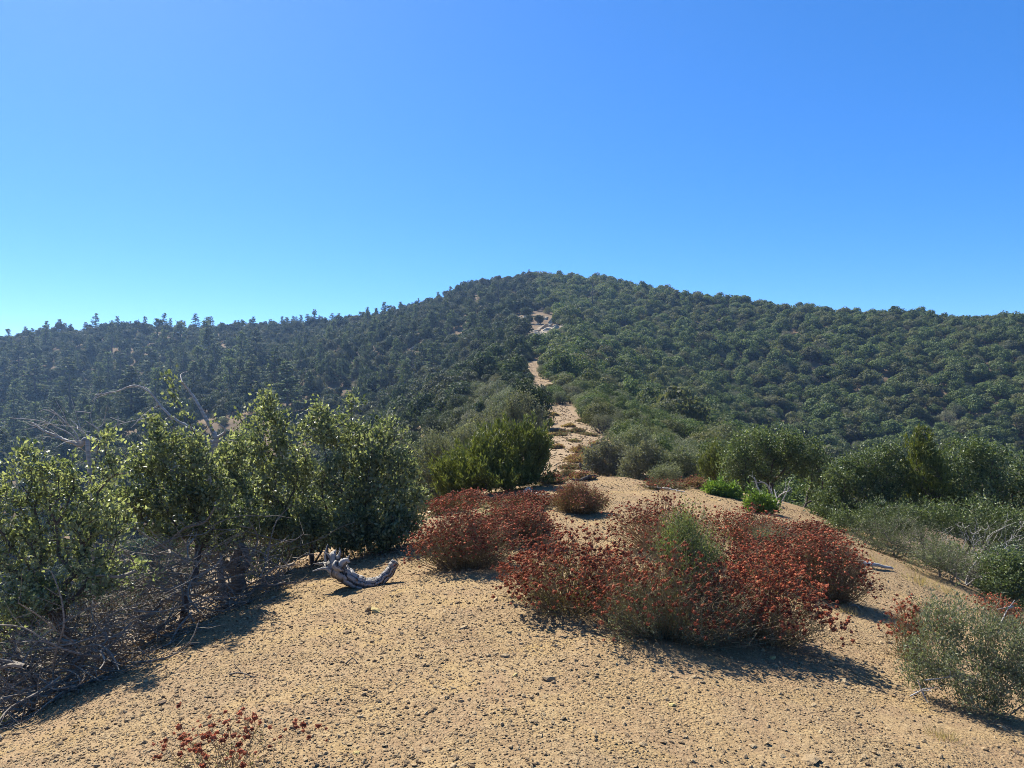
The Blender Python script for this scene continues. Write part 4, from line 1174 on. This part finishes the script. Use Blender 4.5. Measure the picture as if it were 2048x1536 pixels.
woody_shrub("scrub_oak_bush", "low green oak growth tucked under the leaning oak", "shrub", [foot(1735, 11.2), foot(1700, 11.3)],
            [LP(1690, 1045, 11.2, 44, 24), LP(1750, 1040, 11.2, 50, 32), LP(1800, 1040, 11.2, 44, 34)], 155, 340, .034, 9000, GOAK, spread=.07, rbase=.016, bare=.15, aspect=.4)
woody_shrub("twiggy_shrub", "low grey twiggy shrub in front of the pale bare brush", "shrub", [foot(1880, 9.0), foot(1900, 8.9)],
            [LP(1870, 1110, 9, 50, 28), LP(1920, 1130, 8.9, 50, 28), LP(1840, 1125, 9, 36, 18)], 156, 300, .022, 4800, [M['greyshrub'], M['twig']], spread=.06, rbase=.014, bare=.3, aspect=.4)
woody_shrub("scrub_oak_bush", "spreading green oak growth at the foot of the big right oak", "shrub", [foot(1900, 11.2), foot(1960, 11.0)],
            [LP(1880, 1035, 11.2, 60, 34), LP(1960, 1045, 11, 70, 40), LP(2040, 1055, 10.8, 60, 40), LP(1820, 1040, 11.3, 44, 26)], 157, 420, .036, 14000, GOAK, spread=.08, rbase=.02, bare=.2, aspect=.5)
BRM = [M['bright'], M['bark']]
woody_shrub("green_shrub", "bright green low shrub farther along the bare strip", "shrub", [foot(1447, 12.6)], [LP(1447, 985, 12.5, 32, 18), LP(1430, 982, 12.5, 16, 16), LP(1464, 992, 12.5, 18, 16)], 57, 170, .055, 4200, BRM, spread=.05, rbase=.012, up=.9, aspect=.4)
woody_shrub("green_shrub", "bright green low shrub nearer the dead roots", "shrub", [foot(1520, 11.4)], [LP(1520, 1013, 11.3, 30, 22), LP(1505, 1010, 11.3, 16, 18), LP(1538, 1020, 11.3, 14, 16)], 58, 170, .052, 4200, BRM, spread=.05, rbase=.012, up=.9, aspect=.4)

# ------------------------------------------------------------------ buckwheat
G1 = "red buckwheat shrubs in the foreground"; G2 = "small buckwheat tufts along the path"
B = buckwheat
B("large red buckwheat, left third of the front thicket", 1000, 1290, 1236, 1072, 1, 480, .0112, 3, True, G1, leafy=1.6, redness=1.0)
B("large grey-stemmed buckwheat in the middle of the front thicket", 1165, 1490, 1288, 1085, 2, 800, .0105, 2, True, G1, leafy=2.2, redness=.6, leafmat="greyshrub")
B("large red buckwheat, right end of the front thicket with the longest shadow", 1390, 1650, 1294, 1110, 3, 520, .0112, 3, True, G1, leafy=1.6, redness=1.0)
B("red buckwheat behind the middle of the front thicket", 1225, 1445, 1120, 996, 4, 520, .0108, 3, False, G1)
B("compact red buckwheat mound with a dark front, right of the thicket", 1570, 1738, 1204, 1060, 5, 620, .0105, 3, False, G1, leafy=1.3)
B("red buckwheat strip behind the right mound", 1420, 1600, 1100, 1022, 6, 440, .0108, 3, False, G1)
B("red buckwheat at the far right end of the strip", 1555, 1672, 1092, 1040, 7, 300, .0115, 3, False, G1)
B("red buckwheat between the front thicket and the right mound", 1440, 1640, 1170, 1074, 8, 400, .0108, 3, False, G1)
B("large dark red buckwheat right of the log", 825, 1040, 1142, 1016, 9, 700, .0108, 3, False, G1, leafy=1.2)
B("rounded buckwheat dome with a brown shaded side left of the thicket", 962, 1114, 1092, 1008, 10, 760, .0095, 3, False, G1, leafy=1.6)
B("low red buckwheat in front of the juniper's left side", 845, 975, 1025, 985, 11, 360, .012, 3, False, G1)
B("low red buckwheat in front of the juniper's right side", 965, 1115, 1018, 986, 12, 380, .012, 3, False, G1)
B("round tan-stemmed buckwheat dome standing alone on the bare ridge top", 1108, 1208, 1028, 968, 13, 950, .0075, 2, False, G1, pale=True, leafy=1.5, flat=.8, redness=.8)
B("sparse red buckwheat heads at the bottom edge near the camera", 320, 590, 1575, 1428, 14, 44, .0105, 3, True, G1, leafy=.5, flat=.3, redness=.75)
B("red buckwheat half hidden at the left edge of the bank", -60, 45, 1400, 1310, 15, 130, .011, 3, True, G1)
B("thin red buckwheat sprays on the left side of the grey-green shrub", 1765, 1890, 1330, 1215, 16, 120, .010, 3, True, G1, leafy=1.2, flat=.4, redness=.6)
B("faded buckwheat along the right edge behind the grey-green shrub", 1960, 2090, 1260, 1205, 17, 120, .010, 3, False, G1, flat=.4)
SM = [(1103, 969, 1078, 1129, 945, 0, "beside the juniper foot"), (1162, 961, 1142, 1182, 944, 1, "on the brow, pale and nearest the stick"), (1136, 952, 1120, 1151, 941, 0, "small and dark on the brow"), (1228, 952, 1188, 1266, 938, 0, "wide and low on the brow"),
      (1327, 979, 1284, 1368, 958, 0, "wide, right of the bare top"), (1392, 977, 1358, 1420, 952, 0, "red, next to the first green shrub"), (1217, 937, 1196, 1234, 926, 1, "beyond the dead branch"), (1200, 926, 1172, 1216, 912, 1, "behind the dead branch"),
      (1146, 920, 1134, 1158, 911, 1, "left of the dead branch"), (1160, 905, 1142, 1180, 891, 1, "tan and rounded on the path"), (1193, 901, 1182, 1204, 892, 0, "dark red by the pale shrub"), (1116, 897, 1106, 1126, 888, 1, "at the juniper side of the path"),
      (1157, 867, 1142, 1170, 855, 0, "brown, in the narrow of the path"), (1122, 866, 1100, 1134, 859, 0, "low and brown left on the path"), (1166, 846, 1158, 1176, 838, 0, "red, high on the path"), (1106, 833, 1100, 1114, 826, 1, "small, high on the path"), (1100, 775, 1093, 1108, 770, 0, "tiny and red near the path top"), (1141, 855, 1134, 1148, 848, 0, "dark, mid path")]
for i, (u, v, a, b_, t, pl, lab) in enumerate(SM):
    B("buckwheat tuft " + lab, a, b_, v, t, 30 + i, 240, .011 if i < 6 else .015, 2, False, G2, pale=bool(pl or i % 2), leafy=1.8, depth=.8, redness=.5, flat=.97, ragged=.32)

rt = np.random.default_rng(99)
nt_ = 0
while nt_ < 16:
    u, v = rt.uniform(1085, 1290), rt.uniform(845, 948); g = hit(u, v)
    if g[1] < 17 or not bare(np.array(u), np.array(g[1])): continue
    w_ = rt.uniform(.18, .45) / g[1] * FPX
    B("little brown buckwheat tuft scattered on the path beyond the brow", u - w_, u + w_, v, v - w_ * rt.uniform(.3, .7), 300 + nt_, 130, .014, 2, False, "brown tufts scattered on the path", pale=rt.random() < .6, leafy=1.6, depth=.8, redness=.4, flat=.97, ragged=.35)
    nt_ += 1
# grey-green shrubs among the buckwheat
SG = [M['sage'], M['twig']]
woody_shrub("sage_shrub", "upright grey-green shrub growing out of the front buckwheat thicket", "shrub", [foot(1365, 5.35), foot(1380, 5.4), foot(1350, 5.4)],
            [LP(1365, 1050, 5.3, 26, 30), LP(1385, 1075, 5.3, 34, 36), LP(1340, 1090, 5.3, 34, 36), LP(1370, 1120, 5.2, 52, 40), LP(1420, 1110, 5.3, 30, 36), LP(1380, 1165, 5.1, 60, 36)], 63, 520, .021, 13000, SG, spread=.045, rbase=.008, up=1.2, aspect=.28, shell=.2, rmin=.0014)
woody_shrub("sage_shrub", "small round pale grey shrub amid the red buckwheat at right", "shrub", [foot(1535, 8.2)],
            [LP(1535, 1075, 8.1, 30, 16), LP(1515, 1080, 8.1, 20, 12), LP(1558, 1080, 8.1, 18, 12)], 64, 200, .024, 3200, [M['greyshrub'], M['twig']], spread=.05, rbase=.006, up=1, aspect=.25)
woody_shrub("sage_shrub", "pale grey patch on the shoulder of the buckwheat dome", "shrub", [foot(975, 7.7)],
            [LP(975, 1035, 7.7, 26, 10), LP(990, 1045, 7.7, 22, 10)], 65, 120, .022, 1500, [M['greyshrub'], M['twig']], spread=.05, rbase=.005, up=1, aspect=.25)
woody_shrub("sage_shrub", "spreading grey-green shrub at the lower right corner", "shrub", [foot(1960, 4.5), foot(1985, 4.45), foot(1930, 4.55), foot(2010, 4.4)],
            [LP(1880, 1240, 4.6, 44, 50), LP(1940, 1260, 4.5, 60, 60), LP(2010, 1290, 4.4, 60, 70), LP(1860, 1310, 4.5, 60, 44), LP(1930, 1340, 4.4, 70, 50), LP(2020, 1370, 4.3, 60, 60), LP(1840, 1350, 4.5, 44, 30), LP(1960, 1410, 4.3, 60, 34), LP(2070, 1330, 4.3, 50, 80)],
            66, 820, .018, 19500, [M['greyshrub'], M['twig']], spread=.036, rbase=.009, up=1.0, aspect=.38, rmin=.0013, shell=.25)
fr = np.random.default_rng(62)
o0 = foot(1830, 4.55); root = thing("dead_twig", "pale bare twigs arching from the corner shrub onto the gravel", "twig", tuple(o0))
for c in ([P(1820, 1392, 4.35), P(1850, 1378, 4.35), P(1880, 1376, 4.4)], [P(1843, 1380, 4.35), P(1850, 1396, 4.33), P(1856, 1405, 4.3)], [P(1850, 1360, 4.4), P(1880, 1357, 4.4), P(1910, 1352, 4.4)], [P(2000, 1250, 4.45), P(2015, 1220, 4.5), P(2030, 1200, 4.5)]):
    dead_limb(root, o0, c, .004, .002, fr, M['bleached'], 1, "branch", .06)

# ------------------------------------------------------------------ loose dead wood on the ridge
g = hit(1168, 940); root = thing("dead_branch", "dark forked dead branch lying across the bare path", "dead branch", tuple(g)); dd3 = g[1]
for c, r0, r1 in [([P(1162, 928, dd3), P(1164, 936, dd3), P(1172, 939, dd3), P(1190, 938, dd3), P(1204, 941, dd3)], .07, .03), ([P(1166, 936, dd3), P(1170, 925, dd3), P(1178, 917, dd3)], .05, .02),
                  ([P(1170, 937, dd3), P(1182, 930, dd3), P(1190, 926, dd3)], .04, .015), ([P(1188, 926, dd3), P(1195, 933, dd3), P(1203, 939, dd3)], .03, .012), ([P(1188, 938, dd3), P(1187, 930, dd3)], .02, .01)]:
    dead_limb(root, g, c, r0, r1, fr, M['charred'], 1, "branch", .5)
def stick(label, pp, r0, r1, mat, name="dead_branch", tw=2):
    q = [hit(*p) + np.array([0, 0, r0 * .8 + .02 * (k % 2)]) for k, p in enumerate(pp)]
    root = thing(name, label, "dead branch", tuple(q[0])); dead_limb(root, q[0], q, r0, r1, fr, mat, tw, "branch", .15 if r0 > .01 else .06, .04)
stick("dark stub-ended stick lying on the brow of the ridge", [(1190, 958), (1178, 960), (1160, 964), (1140, 966)], .045, .012, M['charred'], tw=1)
stick("half-buried dead branch right of the red mound", [(1716, 1130), (1745, 1137), (1785, 1142)], .03, .012, M['bleached'], tw=2)
stick("thin pale stick under the juniper's right edge", [(1072, 990), (1088, 996), (1105, 998)], .02, .008, M['bleached'], tw=1)
stick("bleached root bent up beside the juniper", [(1050, 990), (1056, 984), (1064, 988)], .035, .012, M['bleached'], tw=1)
stick("fallen dead twigs behind the red buckwheat on the bare top", [(1290, 975), (1330, 981), (1370, 986)], .02, .008, M['bleached'], tw=3)
stick("small broken twig with side shoots lying on the gravel left of centre", [(460, 1352), (480, 1356), (508, 1357)], .006, .003, M['charred'], name="dead_twig", tw=3)
stick("short dark twig on the gravel in the middle", [(690, 1332), (705, 1326), (716, 1330)], .004, .002, M['charred'], name="dead_twig", tw=2)
stick("straight pale stick beside the corner of the red mound", [(1697, 1212), (1712, 1217), (1722, 1222)], .005, .003, M['bleached'], name="dead_twig", tw=0)
# grey dead roots by the second green shrub
g = foot(1550, 12.6); root = thing("dead_shrub", "small grey dead shrub of bent roots behind the green shrub", "dead shrub", tuple(g))
for k in range(9):
    a = fr.random() * 6.28; e = g + np.array([math.cos(a) * .35, math.sin(a) * .3, fr.uniform(.15, .5)])
    dead_limb(root, g, [g, (g + e) / 2 + fr.normal(size=3) * .06, e], .018, .006, fr, M['bleached'], 2, "branch", .2)

# dry tufts
def tuft(label, px_, py_, n, h, r_, mat, seed, name="grass_tuft"):
    r = np.random.default_rng(seed); g = hit(px_, py_)
    C = np.stack([g[0] + r.normal(size=n) * r_, g[1] + r.normal(size=n) * r_, np.zeros(n)], 1); C[:, 2] = H(C[:, 0], C[:, 1]) - .01
    D = unit(np.stack([(C[:, 0] - g[0]) / r_ * .3, (C[:, 1] - g[1]) / r_ * .3, np.ones(n)], 1) + r.normal(size=(n, 3)) * .3)
    s = h * r.uniform(.5, 1.2, n); mb = MB(); leaf_quads(mb, C, D, rdir(r, n), s, np.maximum(s * .03, .003), .2, 0, r.random(n))
    o = put(mb, name, M[mat], None, g); o.location = tuple(g); tag(o, label, "grass")
tuft("dry pale grass tuft at the right edge of the bare ground", 1835, 1168, 110, .15, .06, 'drygrass', 1)
tuft("pale dry grass tuft near the right edge under the twigs", 1895, 1188, 90, .13, .06, 'drygrass', 2)
tuft("dry grass clump beneath the half-bare twiggy shrub", 1760, 1128, 90, .12, .10, 'drygrass', 3)
tuft("little grey dead tuft casting a shadow at the lower right", 1888, 1478, 120, .06, .035, 'drygrass', 4, "dead_tuft")
tuft("crumpled grey tuft beside the red mound's shadow", 1702, 1228, 140, .07, .05, 'drygrass', 5, "dead_tuft")
tuft("straw-coloured grass by the bright green shrubs", 1485, 985, 200, .25, .22, 'drygrass', 6)

# ------------------------------------------------------------------ stones, gravel, litter
def stone_mesh(seed, flat=.5):
    r = np.random.default_rng(seed); v, f = ico()
    q = v * r.uniform(.65, 1.15, (12, 1)) * np.array([1.1, .85, flat])
    mb = MB(); mb.tris(q, f); return mb.mesh("stone", M['stone'])
STONE = [stone_mesh(700 + i, .35 + .08 * (i % 4)) for i in range(8)]
ROCKS = [(292, 1289, 13, "pale flat rock at the edge of the left bank's shadow", 0), (387, 1290, 12, "dark angular rock below the branch shadow, bigger of two", 1), (430, 1294, 9, "dark low rock just right of the bigger one below the branch shadow", 1), (325, 1409, 11, "brown wedge-shaped rock on the open gravel at lower left", 1),
         (752, 1226, 14, "yellowish flat stone lying below the log", 2), (852, 1506, 11, "flat tan stone at the bottom edge", 0), (1506, 1496, 10, "pinkish stone at the bottom right of centre", 0), (1345, 1412, 9, "small yellow stone on the gravel below the front thicket", 2),
         (1326, 1490, 9, "pale stone near the bottom edge below the thicket", 0), (1545, 1320, 10, "yellow stone in the shadow edge of the front thicket", 2), (713, 1512, 8, "bright little stone near the red flower heads", 2), (1845, 1330, 9, "brown stone under the corner shrub", 1), (1030, 1352, 8, "small yellow chip left of the thicket", 2), (2035, 1508, 12, "grey-brown rock in the bottom right corner", 1)]
mat_r = {0: M['stone'], 1: stone_mat("brown_rock", (0.13, 0.09, 0.055), (0.18, 0.125, 0.075), (0.10, 0.07, 0.05)), 2: stone_mat("yellow_stone", (0.45, 0.36, 0.14), (0.40, 0.31, 0.13), (0.33, 0.25, 0.11))}
r = np.random.default_rng(5)
for i, (u, v, s, lab, mk) in enumerate(ROCKS):
    g = hit(u, v); me = stone_mesh(760 + i, .45); me.materials[0] = mat_r[mk]
    o = link("rock", me); sc = s / FPX * g[1]; o.scale = (sc, sc * .9, sc * .9); o.rotation_euler = (r.normal() * .2, r.normal() * .2, r.random() * 6.28); o.location = (g[0], g[1], g[2] + sc * .15); tag(o, lab, "rock")

def onbare(x, y):
    u = 1024 + FPX * x / y
    return ((y < 8.5) & (x > -2.9 - .15 * (6 - y)) & (x < 5.6)) | ((y >= 8.5) & (u > np.interp(y, BARE[:, 0], BARE[:, 1])) & (u < np.interp(y, BARE[:, 0], BARE[:, 2])))
n = 1100
x = r.uniform(-4, 6, n); y = 2.6 + 11 * r.random(n) ** 1.5
k = onbare(x, y); x, y = x[k][:260], y[k][:260]; z = H(x, y)
for i in range(len(x)):
    o = link("stone", STONE[i % 8], GROUND); s = .011 + .030 * r.random() ** 2.5 + .0012 * y[i]
    o.location = (x[i], y[i], z[i] + s * .12); o.scale = (s, s * r.uniform(.6, 1), s * r.uniform(.6, 1)); o.rotation_euler = (r.normal() * .25, r.normal() * .25, r.random() * 6.28)
SRC = [c for c in GROUND.children][:8]
n = 380000
y = 2.4 + 13.6 * r.random(n) ** 1.25; x = (r.random(n) - .5) * 1.55 * y + .0 * y
x = np.clip(x, -6, 9); k = onbare(x, y) & (fbm(x / 1.3, y / 1.3, 55, 3) * 1.1 + r.normal(size=n) * .4 > -0.35)
x, y = x[k], y[k]; z = H(x, y); m = len(x)
s = (.0022 + .0058 * r.random(m) ** 2.6 + .009 * (r.random(m) < .03)) * (1 + .04 * y)
scatter("gravel", "fine tan gravel strewn over the bare ridge", np.stack([x, y, z + s * .2], 1), np.stack([r.normal(size=m) * .3, r.normal(size=m) * .3, r.random(m) * 6.28], 1),
        np.stack([s, s * r.uniform(.6, 1, m), s * r.uniform(.7, 1.25, m)], 1), r.integers(0, 8, m), SRC)
n = 9000
y = 15 + 80 * r.random(n) ** 1.6; lo_ = np.interp(y, BARE[:, 0], BARE[:, 1]); hi_ = np.interp(y, BARE[:, 0], BARE[:, 2]); x = (lo_ + (hi_ - lo_) * r.uniform(-.12, 1.12, n) - 1024) / FPX * y
k = fbm(x / 1.6, y / 2.5, 58, 3) + r.normal(size=n) * .4 > 0; x, y = x[k], y[k]; z = H(x, y); m2 = len(x); s = .018 + .07 * r.random(m2) ** 3
scatter("path_rubble", "loose stones and clods strewn over the ridge path", np.stack([x, y, z + s * .15], 1), np.stack([r.normal(size=m2) * .3, r.normal(size=m2) * .3, r.random(m2) * 6.28], 1),
        np.stack([s, s * r.uniform(.6, 1, m2), s * r.uniform(.6, 1.2, m2)], 1), r.integers(0, 8, m2), SRC)
def litter():
    r = np.random.default_rng(6); mb = MB(); C = []
    for px_, d_, sx, sy, n in ((640, 8.2, 1.1, .5, 2600), (330, 6.3, .8, .6, 2000), (120, 5.3, .8, .6, 1600), (800, 7.6, .35, .25, 350), (1000, 11.6, .7, .25, 500), (1640, 12, 1.2, .6, 900), (1850, 9.6, 1.2, .5, 900)):
        c = foot(px_, d_); C.append(np.stack([c[0] + r.normal(size=n) * sx * .6, c[1] + r.normal(size=n) * sy * .6, np.zeros(n)], 1))
    C = np.concatenate(C); C[:, 2] = H(C[:, 0], C[:, 1]) + .006
    n = len(C); D = unit(r.normal(size=(n, 3)) * np.array([1, 1, .25])); N = unit(r.normal(size=(n, 3)) * .5 + np.array([0, 0, 1]))
    s = .026 * r.uniform(.6, 1.4, n); leaf_quads(mb, C, D, N, s, s * .55, .25, 0, r.random(n))
    tag(link("leaf_litter", mb.mesh("leaf_litter", M['litter'])), "dry brown leaf litter under the bushes", None, None, 'stuff')
litter()
